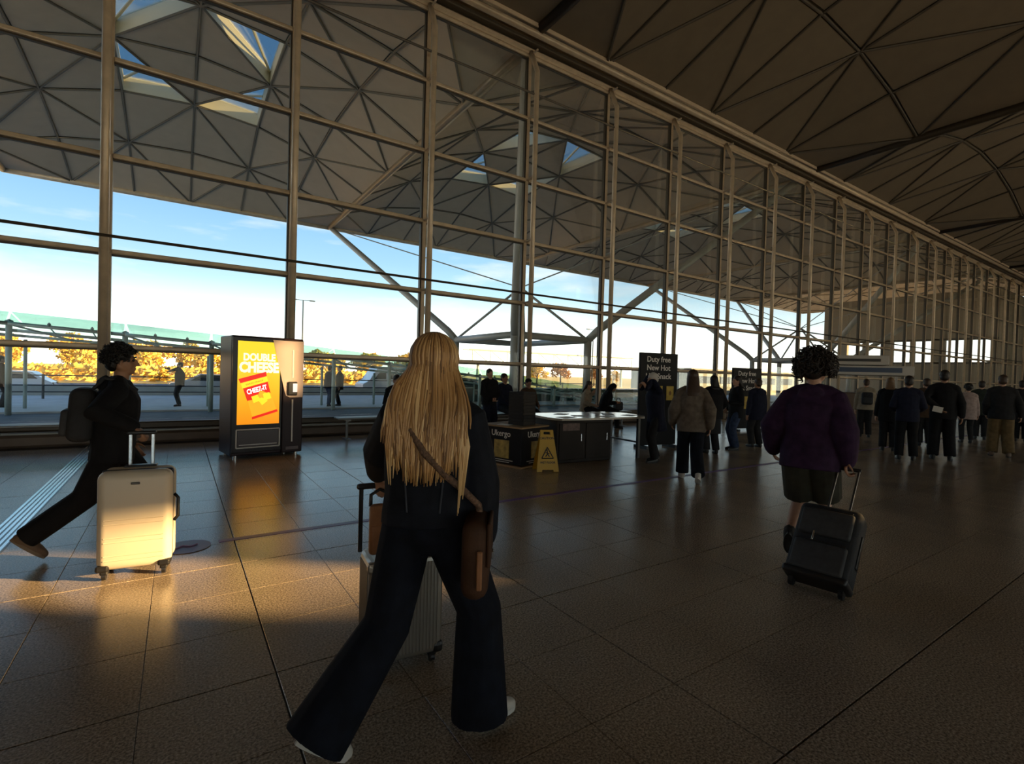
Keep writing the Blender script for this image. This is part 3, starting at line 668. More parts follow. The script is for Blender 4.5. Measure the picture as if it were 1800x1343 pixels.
BS_GRIP = V((3.70, 1.665, 0)) + Matrix.Rotation(math.radians(-82), 3, 'Z') @ (TL @ V((0, .08, 1.0)))
# wet floor sign ---------------------------------------------------------
M_yel = mat('yellow_plastic', (.55, .32, .015), .4, 0, .5)
wsg = thing('wet_floor_sign', 'yellow folding wet floor caution sign beside the dark display box', 'caution sign', (4.66, 5.98, 0), math.radians(-22))
for s in (1, -1):
    R = Matrix.Scale(1, 4) if s == 1 else Matrix.Rotation(math.pi, 4, 'Z')
    T = R @ Matrix.Translation((0, -.13, 0)) @ Matrix.Rotation(math.radians(-12), 4, 'X')
    bm = BM(); o_ = [(-.17, 0), (.17, 0), (.10, .62), (-.10, .62)]; hh = [(-.055, .555), (.055, .555), (.05, .60), (-.05, .60)]
    for q in ([(-.17, .03), (.17, .03), (.104, .555), (-.104, .555)], [(-.104, .555), (-.055, .555), (-.05, .60), (-.1, .60)], [(.055, .555), (.104, .555), (.1, .60), (.05, .60)], [(-.1, .60), (.1, .60), (.098, .625), (-.098, .625)], [(-.17, 0), (-.09, 0), (-.085, .03), (-.167, .03)], [(.09, 0), (.17, 0), (.167, .03), (.085, .03)]):
        poly(bm, [T @ V((x, -.012, z)) for x, z in q], T.to_3x3() @ V((0, .024, 0)))
    pn = obj('panel', bm, M_yel, wsg)
    bm = BM(); tri = [(-.09, .20), (.09, .20), (0, .365)]
    for a, b in zip(tri, tri[1:]+tri[:1]): tube(bm, [T @ V((a[0], -.016, a[1])), T @ V((b[0], -.016, b[1]))], .008, 5)
    tube(bm, [T @ V((-.005, -.016, .32)), T @ V((.0, -.016, .265)), T @ V((.03, -.016, .225))], .009, 5); ell(bm, T @ V((-.008, -.016, .325)), (.012,)*3, sub=1); tube(bm, [T @ V((-.03, -.016, .285)), T @ V((.03, -.016, .27))], .006, 5); tube(bm, [T @ V((0, -.016, .265)), T @ V((-.03, -.016, .225))], .008, 5)
    obj('warning_symbol', bm, M_blk, pn)
    text('lettering', 'CAUTION', .052, M_blk, pn, T @ Matrix.Translation((0, -.014, .485)) @ FRONT, .001, .001)
    text('lettering', 'WET FLOOR', .042, M_blk, pn, T @ Matrix.Translation((0, -.014, .125)) @ FRONT, .001, .001)
# dark display box ---------------------------------------------------------
M_navy = mat('dark_printed_card', (.010, .010, .014), .6, 0, .2)
M_gold = mat('gold_product_print', (.42, .30, .08), .5, var=.4, scale=12)
M_kraft = mat('bare_plywood', (.34, .22, .11), .6, var=.15, scale=6)
db = thing('display_box', 'dark printed promotional box with gold pictures and plywood edges', 'display box', (4.36, 6.21, 0), math.atan2(.20, .66))
bw, bd_, bh = .70, .82, .60
bm = BM(); bevbox(bm, (bw/2, bd_/2, .015), (bw+.06, bd_+.06, .03), .006, 1); obj('base', bm, M_kraft, db)
bm = BM(); bevbox(bm, (bw/2, bd_/2, .03+bh/2), (bw, bd_, bh-.03), .008, 1); obj('body', bm, M_navy, db)
bm = BM(); bevbox(bm, (bw/2, bd_/2, bh+.02), (bw+.03, bd_+.03, .025), .006, 1); obj('top', bm, M_kraft, db)
LEFT = Matrix.Rotation(-math.pi/2, 4, 'Z') @ FRONT
text('lettering', 'Ukergo', .13, M_txtw, db, Matrix.Translation((bw/2, -.003, .47)) @ FRONT, .001, .002)
text('lettering', 'Ukergo', .13, M_txtw, db, Matrix.Translation((-.003, bd_/2, .47)) @ LEFT, .001, .002)
bm = BM(); box(bm, (bw/2+.03, -.004, .27), (.26, .008, .26)); obj('picture', bm, M_gold, db)
bm = BM(); box(bm, (-.004, bd_/2-.02, .27), (.008, .30, .28)); obj('picture', bm, M_gold, db)
for z in (.10, .07):
    bm = BM(); box(bm, (bw/2, -.004, z), (.42 if z > .08 else .3, .006, .010)); box(bm, (-.004, bd_/2, z), (.006, .5 if z > .08 else .36, .010)); obj('print_line', bm, M_txtw, db)
# stacked trays on the box
M_tray = mat('black_tray', (.016, .016, .018), .55, 0, .25)
tm = BM()
for q in ((-.15, 0, .02, .30), (.15, 0, .02, .30)): box(tm, (q[0], 0, .028), (q[2], q[3], .05))
for y in (-.14, .14): box(tm, (0, y, .028), (.31, .02, .05))
box(tm, (0, 0, .006), (.30, .28, .012)); box(tm, (0, -.152, .045), (.32, .012, .012)); tm = mesh('tray', tm, M_tray)
tw = Matrix.Translation((4.36, 6.21, .633)) @ Matrix.Rotation(math.atan2(.20, .66), 4, 'Z')
for k in range(10):
    p = tw @ V((.38, .30, k*.0531)); t = obj('tray', tm, loc=p, rot=(0, 0, .29+random.uniform(-.04, .04))); tag(t, 'black plastic tray in the tall stack on the dark display box', 'tray', 'stacked trays on the display box')
bm = BM(); box(bm, (0, 0, .004), (.15, .21, .008)); tag(obj('leaflet_pile', bm, M_txtw, loc=tw @ V((.14, .45, 0)), rot=(0, 0, .5)), 'small pile of white leaflets on the dark display box', 'leaflets')
# counter table ---------------------------------------------------------
M_ttop = mat('pale_laminate', (.60, .54, .45), .14, 0, .6, var=.08, scale=3)
ct = thing('counter_table', 'wide pale topped counter table with dark panels beneath', 'table', (6.15, 6.65, 0), math.radians(-4))
bm = BM(); pts = [(-1.0, -.55), (.8, -.55), (.98, -.35), (1.02, .3), (.8, .55), (-.95, .55), (-1.05, .35), (-1.1, -.3)]
poly(bm, [(x, y, .72) for x, y in pts], (0, 0, .035)); obj('top', bm, M_ttop, ct)
bm = BM(); bevbox(bm, (-.42, .0, .36), (1.15, .82, .71), .01, 1); cb = obj('cabinet', bm, mat('dark_brown_panel', (.022, .016, .014), .6, 0, .25, var=.2, scale=4), ct)
for x in (-.70, -.15):
    bm = BM(); bevbox(bm, (x, -.415, .36), (.50, .02, .60), .005, 1); dr = obj('door', bm, MATS['dark_brown_panel'], cb)
    bm = BM(); box(bm, (x+.19, -.432, .42), (.012, .015, .12)); obj('handle', bm, M_chrome, dr)
bm = BM(); box(bm, (-.72, -.43, .60), (.34, .006, .12)); obj('label_plate', bm, mat('faded_poster', (.12, .07, .06), .5, var=.4, scale=18), cb)
for x, y in ((.78, -.42), (.85, .40)):
    bm = BM(); box(bm, (x, y, .36), (.05, .05, .72)); obj('leg', bm, M_blk, ct)
bm = BM(); box(bm, (.8, 0, .28), (.03, .8, .03)); obj('stretcher', bm, M_blk, ct)
ppm = BM(); box(ppm, (0, 0, .001), (.30, .21, .002)); ppm = mesh('paper_sheet', ppm, mat('white_paper', (.72, .70, .66), .6))
for x, y, a in ((5.35, 6.35, .2), (5.8, 6.5, -.4), (6.2, 6.3, .1), (6.55, 6.6, .9), (6.85, 6.35, .3), (5.7, 6.9, .6), (6.6, 6.95, 0)):
    tag(obj('paper_sheet', ppm, loc=(x, y, .7565), rot=(0, 0, a)), 'loose white sheet of paper lying on the counter table', 'paper', 'papers on the counter table')
# sign boards ---------------------------------------------------------
M_sign = mat('black_sign_board', (.010, .010, .012), .6, 0, .2); M_ybill = mat('yellow_poster', (.55, .38, .05), .55, var=.25, scale=9)
def sign_board(p0, p1, zt, lines, lab, n, zb=.06):
    d = V(p1)-V(p0); t = thing('sign_board', lab, 'sign', p0, math.atan2(d.y, d.x)); L = d.length
    bm = BM(); bevbox(bm, (L/2, 0, (zt+zb)/2), (L, .06, zt-zb), .01, 1); b = obj('board', bm, M_sign, t)
    for x in (.12, L-.12):
        bm = BM(); box(bm, (x, 0, .03), (.08, .4, .06)); obj('foot', bm, M_blk, t)
    for k, s in enumerate(lines): text('lettering', s, .185*L/1.15, M_txtw, b, Matrix.Translation((L*.48, -.032, zt-.21*L/1.15-k*.20*L/1.15)) @ FRONT, .001, .002)
    for k in range(n):
        bm = BM(); box(bm, (L*(.50+.30*k), -.034, zt-.95*L/1.15), (.22*L/1.15, .006, .34*L/1.15)); q = obj('poster', bm, M_ybill, b)
        bm = BM(); ell(bm, (L*(.50+.30*k), -.04, zt-.95*L/1.15), (.04, .004, .05), sub=1); obj('poster_picture', bm, mat('poster_brown', (.25, .12, .03), .6), q)
a, b = onY(1122, 700, 7.0), onY(1188, 700, 6.85)
sign_board((a.x, 7.0, 0), (b.x, 6.85, 0), 1.96, ('Duty free', 'New Hot', 'Hot Snack'), 'tall black sign board with white lettering and yellow posters behind the elderly person', 2)
a, b = onY(1286, 700, 8.3), onY(1336, 700, 8.15)
sign_board((a.x, 8.3, 0), (b.x, 8.15, 0), 1.80, ('Duty free', 'New Hot', 'Hot Snack'), 'smaller black sign board farther along behind the dark-haired people', 2)
# kiosk ---------------------------------------------------------
kp = onY(1500, 680, 8.6); ki = thing('kiosk', 'white retail kiosk with blue sign band behind the queue', 'kiosk', (kp.x, 8.6, 0), math.radians(-62))
M_wk = mat('kiosk_white', (.50, .47, .43), .5); M_bl = mat('kiosk_blue', (.02, .05, .11), .4)
bm = BM(); bevbox(bm, (0, 0, .55), (3.0, 1.8, 1.1), .02, 1); obj('counter', bm, mat('kiosk_brown', (.16, .11, .08), .6), ki)
bm = BM(); bevbox(bm, (0, 0, 1.93), (3.3, 2.0, .34), .03, 2); obj('fascia', bm, M_wk, ki)
bm = BM(); box(bm, (.3, -1.01, 1.95), (2.0, .03, .17)); box(bm, (-1.66, .1, 1.95), (.03, 1.3, .17)); obj('sign_band', bm, M_bl, ki)
bm = BM(); bevbox(bm, (-.1, .1, 2.32), (2.2, 1.2, .36), .02, 1); up_ = obj('upper_box', bm, M_wk, ki)
bm = BM(); box(bm, (-.1, -.51, 2.32), (1.7, .02, .10)); box(bm, (-1.21, .1, 2.36), (.02, .9, .10)); obj('sign_band', bm, M_blk, up_)
for x in (-1.45, 1.45):
    for y in (-.85, .85):
        bm = BM(); box(bm, (x, y, 1.45), (.07, .07, .75)); obj('post', bm, M_wk, ki)
# benches ---------------------------------------------------------
M_bench = mat('grey_bench_metal', (.20, .21, .21), .4, .4)
def bench(x, y, L, lab, h=.46):
    t = thing('bench', lab, 'bench', (x, y, 0))
    for k in range(3):
        bm = BM(); bevbox(bm, (0, -.13+k*.13, h-.02), (L, .115, .035), .01, 1); obj('slat', bm, M_bench, t)
    for s in (-L/2+.22, L/2-.22):
        bm = BM(); box(bm, (s, 0, h-.055), (.06, .36, .035)); tube(bm, [(s, 0, .02), (s, 0, h-.05)], .028, 8); box(bm, (s, 0, .012), (.10, .34, .022)); obj('leg', bm, M_bench, t)
bq = onG(95, 752, .46); bench(bq.x-.25, 10.55, 1.7, 'grey slatted bench by the window behind the walking man')
bq = onG(650, 733, .46); bench(bq.x+.35, 10.45, 2.0, 'grey slatted bench by the window where the person in a dark coat sits')
bench(6.55, 10.5, 2.2, 'grey slatted bench by the window behind the dark display box')
bq = onY(1048, 735, 10.4); bench(bq.x+.15, 10.4, 2.2, 'grey slatted bench by the window under the two seated women')
# ================================================================== people
def rx(a): return Matrix.Rotation(math.radians(a), 4, 'X')
def rz_(a): return Matrix.Rotation(math.radians(a), 4, 'Z')
def T_(x, y, z): return Matrix.Translation((x, y, z))
def bone2(a, t, l1, l2, pole):
    d = t-a; L = min(d.length, (l1+l2)*.999); L = max(L, abs(l1-l2)+.02); u = d.normalized()
    x = (l1*l1-l2*l2+L*L)/(2*L); h = math.sqrt(max(0, l1*l1-x*x)); p = V(pole); p = p-u*p.dot(u)
    p = p.normalized() if p.length > 1e-5 else frame(u)[0]
    return a+u*x+p*h, a+u*L
def ringz(M, z, rxx, ryy, y0=0, n=18): return [M @ V((rxx*math.cos(6.28319*k/n), y0+ryy*math.sin(6.28319*k/n), z)) for k in range(n)]
def hand(bm, w, d, n, side, curl=18, r=.0092):
    d = d.normalized(); n = (n-d*n.dot(d)).normalized(); lat = d.cross(n)*side          # lat: thumb side
    w = V(w)
    for q, (o, L) in enumerate(((.026, 1.0), (.009, 1.08), (-.009, 1.0), (-.026, .8))):
        k0 = w+d*.085*(1 if q < 3 else .93)+lat*o
        tube(bm, [w+lat*o*.55+d*.0, w+d*.045+lat*o*.9, k0], [.016, .0145, r*1.15], 7, True)
        p = k0; dd = d.copy(); pts = [p]; c = curl*(.6+.15*q)
        for s in (.042, .026, .021):
            dd = Quaternion(d.cross(n), math.radians(c)) @ dd; p = p+dd*s*L; pts.append(p.copy()); c = curl*1.25
        tube(bm, pts, [r*1.12, r*1.03, r*.95, r*.82], 7, True)
    b = w+d*.022+lat*.024+n*.006; t = (d*.55+lat*.62+n*.45).normalized(); t2 = (d*.85+lat*.15+n*.55).normalized()
    tube(bm, [b, b+t*.042, b+t*.042+t2*.032, b+t*.042+t2*.058], [.0145, .0125, .0108, .0085], 7, True)
SKIN = {'fair': mat('fair_skin', (.44, .25, .17), .55, var=.06, scale=20), 'tan': mat('tan_skin', (.30, .155, .09), .55, var=.06, scale=20), 'deep': mat('deep_skin', (.12, .06, .035), .55)}
M_eye = mat('dark_eye', (.015, .01, .008), .15)
def person(label, pos, az, H=1.70, vox=.014, pel=(0, 0, .93), ank=((-.10, 0, .08), (.10, 0, .08)), fp=(0, 0), fy=(-6, 6), wri=((-.25, .03, .82), (.25, .03, .82)),
           hd=(None, None), hn=(None, None), curl=(18, 18), ep=((-.35, -1, -.1), (.35, -1, -.1)), kp=((0, 1, 0), (0, 1, 0)), lean=0, twist=0, head=(0, 0), skin='fair', fem=False,
           top=None, legs=None, shoes=None, hair=None, group=None, wworld=(None, None), aworld=(None, None), face=True, bodyname='body'):
    k = H/1.75; root = thing('person', label, 'person', pos, -math.radians(az), group); root.scale = (k, k, k)
    inv = (Matrix.Translation(pos) @ Matrix.Rotation(-math.radians(az), 4, 'Z') @ Matrix.Scale(k, 4)).inverted()
    wri = [inv @ V(wworld[i]) if wworld[i] else V(wri[i]) for i in (0, 1)]; ank = [inv @ V(aworld[i]) if aworld[i] else V(ank[i]) for i in (0, 1)]
    pel = V(pel); T = Matrix.Translation(pel) @ rz_(twist) @ rx(-lean)
    tp = lambda x, y, z: T @ V((x, y, z-.93))
    TT = T @ T_(0, 0, -.93)
    sw = .165 if fem else .18
    hips = [pel+V((s*.09, 0, -.02)) for s in (-1, 1)]
    kn, an = zip(*[bone2(hips[i], ank[i], .435, .425, kp[i]) for i in (0, 1)])
    sh = [tp(s*sw, 0, 1.39) for s in (-1, 1)]
    elb, wr = zip(*[bone2(sh[i], wri[i], .295, .262, ep[i]) for i in (0, 1)])
    HM = T @ T_(0, .0, .57) @ rz_(-head[0]) @ rx(-head[1]) @ T_(0, 0, -1.50)
    # body: one continuous skin mesh
    bm = BM()
    prof = [(.84, .10, .08), (.90, .155, .105), (.97, .165, .11), (1.06, .135, .095), (1.2, .14, .10), (1.32, .158, .105), (1.40, .15, .085), (1.46, .07, .06)]
    rings(bm, [ringz(TT, z, a*(.95 if fem and z > 1.1 else 1), b) for z, a, b in prof])
    for s in (-1, 1): tube(bm, [tp(s*.03, -.012, 1.465), tp(s*.15, -.005, 1.405)], [.045, .045], 10, True)
    tube(bm, [tp(0, -.005, 1.42), HM @ V((0, .005, 1.50)), HM @ V((0, .005, 1.57))], [.062, .054, .052], 12, True)
    for i, s in ((0, -1), (1, 1)):
        tube(bm, [tp(s*.12, 0, 1.40), sh[i], (sh[i]+elb[i])/2, elb[i], elb[i].lerp(wr[i], .3), wr[i]], [.06, .054, .046, .039, .041, .026], 12, True)
        d = hd[i] and (T.to_3x3() @ V(hd[i])) or (wr[i]-elb[i]); nn = V(hn[i]) if hn[i] else T.to_3x3() @ V((-s, .25, 0))
        hand(bm, wr[i], V(d), nn, s, curl[i])
        tube(bm, [hips[i], hips[i].lerp(kn[i], .5), kn[i], kn[i].lerp(an[i], .35), an[i]], [.088, .075, .054, .053, .036], 12, True)
        F = Matrix.Translation(an[i]) @ rz_(-fy[i]) @ rx(-fp[i])
        tube(bm, [F @ V((0, -.03, -.035)), F @ V((0, .08, -.05)), F @ V((0, .15, -.06))], [.036, .034, .022], 10, True); tube(bm, [an[i], F @ V((0, -.01, -.03))], [.036, .036], 10, True)
    ell(bm, (0, -.012, 1.652), (.074, .096, .096), HM); ell(bm, (0, .022, 1.605), (.062, .074, .083), HM); ell(bm, (0, .052, 1.553), (.042, .042, .034), HM); tube(bm, [HM @ V((-.052, .0, 1.575)), HM @ V((0, .06, 1.545)), HM @ V((.052, .0, 1.575))], [.03, .03, .03], 8, True)
    if face:
        tube(bm, [HM @ V((0, .091, 1.648)), HM @ V((0, .106, 1.618)), HM @ V((0, .115, 1.603))], [.010, .011, .014], 8, True)
        for s in (-1, 1):
            ell(bm, (s*.012, .099, 1.599), (.010, .010, .008), HM, 1); ell(bm, (s*.031, .078, 1.659), (.026, .016, .010), HM, 1); ell(bm, (s*.040, .066, 1.615), (.022, .018, .018), HM, 1)
            ell(bm, (s*.074, -.005, 1.617), (.010, .021, .032), HM @ T_(0, 0, 0), 1)
        ell(bm, (0, .092, 1.572), (.023, .012, .0075), HM, 1); ell(bm, (0, .088, 1.560), (.020, .012, .0075), HM, 1); ell(bm, (0, .078, 1.535), (.02, .018, .016), HM, 1)
    remesh(bodyname, bm, min(vox, .010), SKIN[skin], root, 3)
    if face and vox < .012:
        for s in (-1, 1):
            bm = BM(); ell(bm, HM @ V((s*.030, .080, 1.640)), (.0115,)*3); obj('eye', bm, M_eye, root, True)
            bm = BM(); tube(bm, [HM @ V((s*.012, .097, 1.664)), HM @ V((s*.03, .094, 1.669)), HM @ V((s*.05, .08, 1.661))], [.004, .0048, .003], 6, True); obj('eyebrow', bm, M_eye, root)
    # trousers or skirt
    if legs:
        bm = BM(); r = legs.get('r', (.112, .088, .080)); e = legs.get('end', 1.0); rise = legs.get('rise', 1.0)
        rings(bm, [ringz(TT, z, a, b, -.005) for z, a, b in ((.80, .09, .07), (.86, .16, .115), (.93, .182, .128), (rise, .168, .118), (rise+.02, .15, .10))])
        for i in (0, 1):
            if e <= .55: pts = [hips[i], hips[i].lerp(kn[i], e*2)]; rr = [r[0], r[1]]
            else:
                dn = (an[i]-kn[i]).normalized(); q = an[i]+dn*legs.get('drop', .0); pts = [hips[i], hips[i].lerp(kn[i], .5), kn[i], kn[i].lerp(q, .5), q]; rr = [r[0], (r[0]+r[1])/2*1.0, r[1], (r[1]+r[2])/2, r[2]]
            tube(bm, pts, rr, 14)
            ell(bm, hips[i], (r[0]*.98,)*3)
        if legs.get('skirt'):
            zz, fl = legs['skirt']; rings(bm, [ringz(TT, z, a, b) for z, a, b in ((zz, .17*fl, .14*fl), (.8, .185, .14), (.95, .17, .12))])
        remesh(legs.get('name', 'trousers'), bm, vox*.9, legs['m'], root, legs.get('it', 4))
    if top:
        bm = BM(); hem = top.get('hem', .84); bl = top.get('bulk', .022); fl = top.get('flare', 1.0)
        P = [(hem, (.165+bl)*fl, (.115+bl)*fl), (max(hem+.06, .92) if hem < .9 else hem+.04, .165+bl, .112+bl), (1.07, .145+bl*1.2, .105+bl*1.3), (1.2, .15+bl*1.3, .112+bl*1.4), (1.32, .162+bl*1.2, .116+bl*1.1), (1.40, .135+bl*.7, .088+bl*.7), (1.455, .085+bl*.6, .068+bl*.5), (1.475, .07+bl*.4, .058+bl*.4)]
        P.sort(); rings(bm, [ringz(TT, z, a*(.96 if fem and z > 1.25 else 1), b, -.004) for z, a, b in P])
        sr = top.get('sr', (.072, .060, .044)); se = top.get('se', .97)
        for i, s in ((0, -1), (1, 1)):
            q = elb[i].lerp(wr[i], se)
            tube(bm, [tp(s*.09, -.002, 1.40), sh[i], (sh[i]+elb[i])/2, elb[i], (elb[i]+q)/2, q], [.055, sr[0]*.86+bl*.15, (sr[0]*.85+sr[1])/2+bl*.18, sr[1]+bl*.2, (sr[1]+sr[2])/2+bl*.2, sr[2]+bl*.15], 14, True)
        for s in (-1, 1): tube(bm, [tp(s*.03, -.012, 1.455), tp(s*.10, -.008, 1.435), sh[0 if s < 0 else 1]+V((0, 0, .0))], [.05+bl*.3, .055+bl*.3, .062+bl*.3], 12, True)
        if top.get('hood'):
            for a in range(-5, 6): an_ = a*.36; ell(bm, (.085*math.sin(an_), -.02-.075*math.cos(an_), 1.47-.012*abs(a)), (.04, .036, .038), TT, 1)
            ell(bm, (0, -.105, 1.43), (.10, .05, .06), TT, 2)
        if top.get('collar'): rings(bm, [ringz(TT, z, a, b) for z, a, b in ((1.44, .085, .075), (1.47, .078, .072), (1.51, .072, .07))])
        remesh(top.get('name', 'jacket'), bm, vox*.9, top['m'], root, top.get('it', 3))
    if shoes:
        for i in (0, 1):
            F = Matrix.Translation(an[i]) @ rz_(-fy[i]) @ rx(-fp[i]); bm = BM()
            tube(bm, [F @ V((0, -.035, -.04)), F @ V((0, .04, -.038)), F @ V((0, .11, -.048)), F @ V((0, .165, -.054))], [.042, .045, .042, .032], 12, True); tube(bm, [F @ V((0, -.02, -.03)), F @ V((0, -.012, .025))], [.045, .044], 12)
            s_ = remesh('shoe', bm, min(vox, .011), shoes[0], root, 3)
            bm = BM(); pts = []
            for q in range(18):
                a = 6.28319*q/18; y = .06+.135*math.sin(a); w_ = .042+.006*math.sin(a); pts.append(F @ V((w_*math.cos(a), y, -.080)))
            poly(bm, pts, F.to_3x3() @ V((0, 0, .024))); obj('sole', bm, shoes[1], s_)
    if hair:
        bm = BM(); st = hair.get('style', 'short'); hs = random.Random(sum(ord(c_)*(i_+1) for i_, c_ in enumerate(label)) % 1000)
        if st != 'none':
            ell(bm, (0, -.022, 1.668), (.086, .103, .094), HM); ell(bm, (0, -.055, 1.61), (.078, .062, .075), HM)
        if st == 'curly' and hair.get('curls'):
            n_, sp, L_, tr = hair['curls']; cb_ = BM()
            for q in range(n_):
                a = hs.uniform(0, 6.283); e = hs.uniform(-.45, 1.5); nv = V((math.sin(a)*math.cos(e), -math.cos(a)*math.cos(e), math.sin(e)))
                c = V((nv.x*.086, nv.y*.100-.02, 1.662+nv.z*.094))
                if (c.y > .045 and c.z < 1.705) or (c.y > .0 and c.z < 1.65) or c.z < 1.585+max(0, c.y)*.5: continue
                ax = (nv*hs.uniform(.5, .9)+V((hs.uniform(-.3, .3), .25 if c.y > 0 else -.05, -hs.uniform(.1, .6)))).normalized(); u_, v_ = frame(ax); w0 = hs.uniform(0, 6.28); rr_ = .011*sp*hs.uniform(.7, 1.2); ll = L_*hs.uniform(.7, 1.2)
                c = c-nv*.012
                tube(cb_, [HM @ (c+ax*ll*t/9+(u_*math.cos(w0+t*1.15)+v_*math.sin(w0+t*1.15))*rr_*min(1, .3+t/4)) for t in range(10)], [tr]*8+[tr*.8, tr*.4], 5)
            obj('hair_curls', cb_, hair['m'], root, True)
        elif st == 'curly':
            n_, big = hair.get('n', 150), hair.get('big', .024)
            for q in range(n_):
                a = hs.uniform(0, 6.283); e = hs.uniform(-.25, 1.5); sp = hair.get('spread', 1.0); c = V((math.sin(a)*math.cos(e)*.095*sp, -math.cos(a)*math.cos(e)*.108-.02, 1.655+math.sin(e)*.105))
                if c.y > .052 and c.z < 1.70: continue
                if c.y > .02 and c.z < 1.645: continue
                ell(bm, c, (big*hs.uniform(.7, 1.2),)*3, HM, 1)
        if st in ('long', 'wavy', 'bob'):
            L = hair.get('len', 1.30); wd = hair.get('w', 1.0)
            rings(bm, [[(HM if z > 1.5 else TT) @ V((a*math.cos(6.28319*q/14), y0+b*math.sin(6.28319*q/14), z)) for q in range(14)] for z, a, b, y0 in ((L, .07*wd, .02, -.135-.02*(1.4-L)), ((L+1.5)/2, .105*wd, .035, -.13), (1.50, .098*wd, .05, -.095), (1.60, .093, .075, -.05), (1.70, .08, .08, -.02))])
            if st == 'wavy':
                for q in range(60): a = hs.uniform(-1, 1); z = hs.uniform(L, 1.6); ell(bm, (a*.11*wd, -.13+hs.uniform(-.03, .03), z), (.028, .022, .03), HM if z > 1.5 else TT, 1)
        if st == 'bun': ell(bm, (0, -.12, 1.70), (.045, .045, .045), HM)
        if st == 'hood':
            rings(bm, [[(HM if z > 1.48 else TT) @ V((a*math.cos(6.28319*q/14), y0+b*math.sin(6.28319*q/14), z)) for q in range(14)] for z, a, b, y0 in ((1.36, .15, .10, -.03), (1.46, .105, .095, -.025), (1.56, .096, .095, -.035), (1.68, .09, .10, -.03), (1.75, .05, .06, -.02))])
        if st != 'none': remesh(hair.get('name', 'hair'), bm, min(vox, .010), hair['m'], root, 1 if st == 'curly' else 4)
        if hair.get('cap'):
            bm = BM(); ell(bm, (0, -.012, 1.69), (.092, .108, .075), HM); poly(bm, [HM @ V((.07*math.sin(a*.35), .085+.08*math.cos(a*.35), 1.70-.01*math.cos(a*.35))) for a in range(-4, 5)] , HM.to_3x3() @ V((0, 0, .012))); remesh('cap', bm, .010, hair['cap'], root, 2)
    return dict(root=root, HM=HM, TT=TT, wr=wr, elb=elb, sh=sh, an=an, k=k)
def rworld(P, p): return (Matrix.Translation(P['root'].location) @ Matrix.Rotation(P['root'].rotation_euler.z, 4, 'Z') @ Matrix.Scale(P['k'], 4)) @ V(p)
# fabrics
def fab(n, c, v=.2, b=.25, bs=180, r=.85, **kw): return mat(n, c, r, 0, .2, var=v, scale=14, bump=b, bscale=bs, **kw)
F_black = fab('black_cotton', (.010, .010, .012)); F_navy = fab('navy_wool', (.012, .014, .03)); F_denim = fab('dark_denim', (.009, .011, .018), .3, .3, 320); F_jean = fab('indigo_jeans', (.006, .008, .015), .35, .3, 320)
F_blue = fab('blue_jeans', (.03, .045, .09), .3); F_purple = fab('purple_fleece', (.028, .012, .038), .35); F_char = fab('charcoal_wool', (.02, .02, .022)); F_cream = fab('cream_jacket', (.33, .28, .21)); F_pink = fab('pale_pink_coat', (.34, .26, .24))
F_grey = fab('grey_knit', (.13, .105, .085), .3); F_brown = fab('brown_coat', (.075, .045, .028)); F_khaki = fab('tan_chinos', (.14, .095, .045)); F_olive = fab('olive_grey_shorts', (.035, .034, .026)); F_red = fab('dull_red_bag', (.14, .03, .028)); F_beige = fab('beige_blouse', (.33, .27, .20)); F_dgreen = fab('dark_green_parka', (.025, .032, .026))
H_black = mat('black_hair', (.008, .007, .007), .45, 0, .4, bump=.4, bscale=90); H_brown = mat('brown_hair', (.045, .024, .014), .5, 0, .4, bump=.4, bscale=90, stretch=(1, 1, .1)); H_dk = mat('dark_brown_hair', (.016, .010, .008), .5, 0, .4, bump=.4, bscale=90); H_white = mat('white_hair', (.50, .48, .44), .6, bump=.4, bscale=90); H_lt = mat('light_brown_hair', (.16, .09, .04), .5, bump=.4, bscale=90)
M_shoe = mat('black_shoe', (.014, .013, .013), .4); M_tanshoe = mat('tan_brown_shoe', (.14, .085, .05), .6); M_wshoe = mat('white_trainer', (.62, .58, .52), .55); M_wsole = mat('white_sole', (.62, .60, .56), .6); M_dsole = mat('dark_sole', (.03, .028, .026), .7); M_tsole = mat('tan_sole', (.22, .16, .11), .7)
SH_B = (M_shoe, M_dsole); SH_W = (M_wshoe, M_wsole)
# --- the man with the ivory case
gw = ws.matrix_basis if False else None
def ws_w(p): return Matrix.Translation(ws.location) @ Matrix.Rotation(ws.rotation_euler.z, 4, 'Z') @ V(p)
gr = ws_w((0, .085, .962))
man = person('young man in a black hoodie striding along with the ivory suitcase', (-.42, 4.87, 0), 88, 1.62, .0085, pel=(0, .02, .885), aworld=((-.21, 4.98, .075), (-.87, 4.86, .19)), fp=(0, 42), fy=(0, 0),
    wworld=(None, tuple(gr+V((-.055, .035, .04)))), wri=((-.24, .12, .86), None), hd=(None, (.25, .75, -.45)), hn=(None, (0, 0, -1)), curl=(25, 42), lean=4, head=(4, -2), skin='tan', top=dict(m=F_black, hem=.80, bulk=.038, hood=True, name='hoodie', sr=(.082, .07, .05)), legs=dict(m=F_black, r=(.112, .094, .088), drop=.02), shoes=(M_tanshoe, M_tsole), hair=dict(style='curly', m=H_black, curls=(520, 1.1, .045, .0052)))
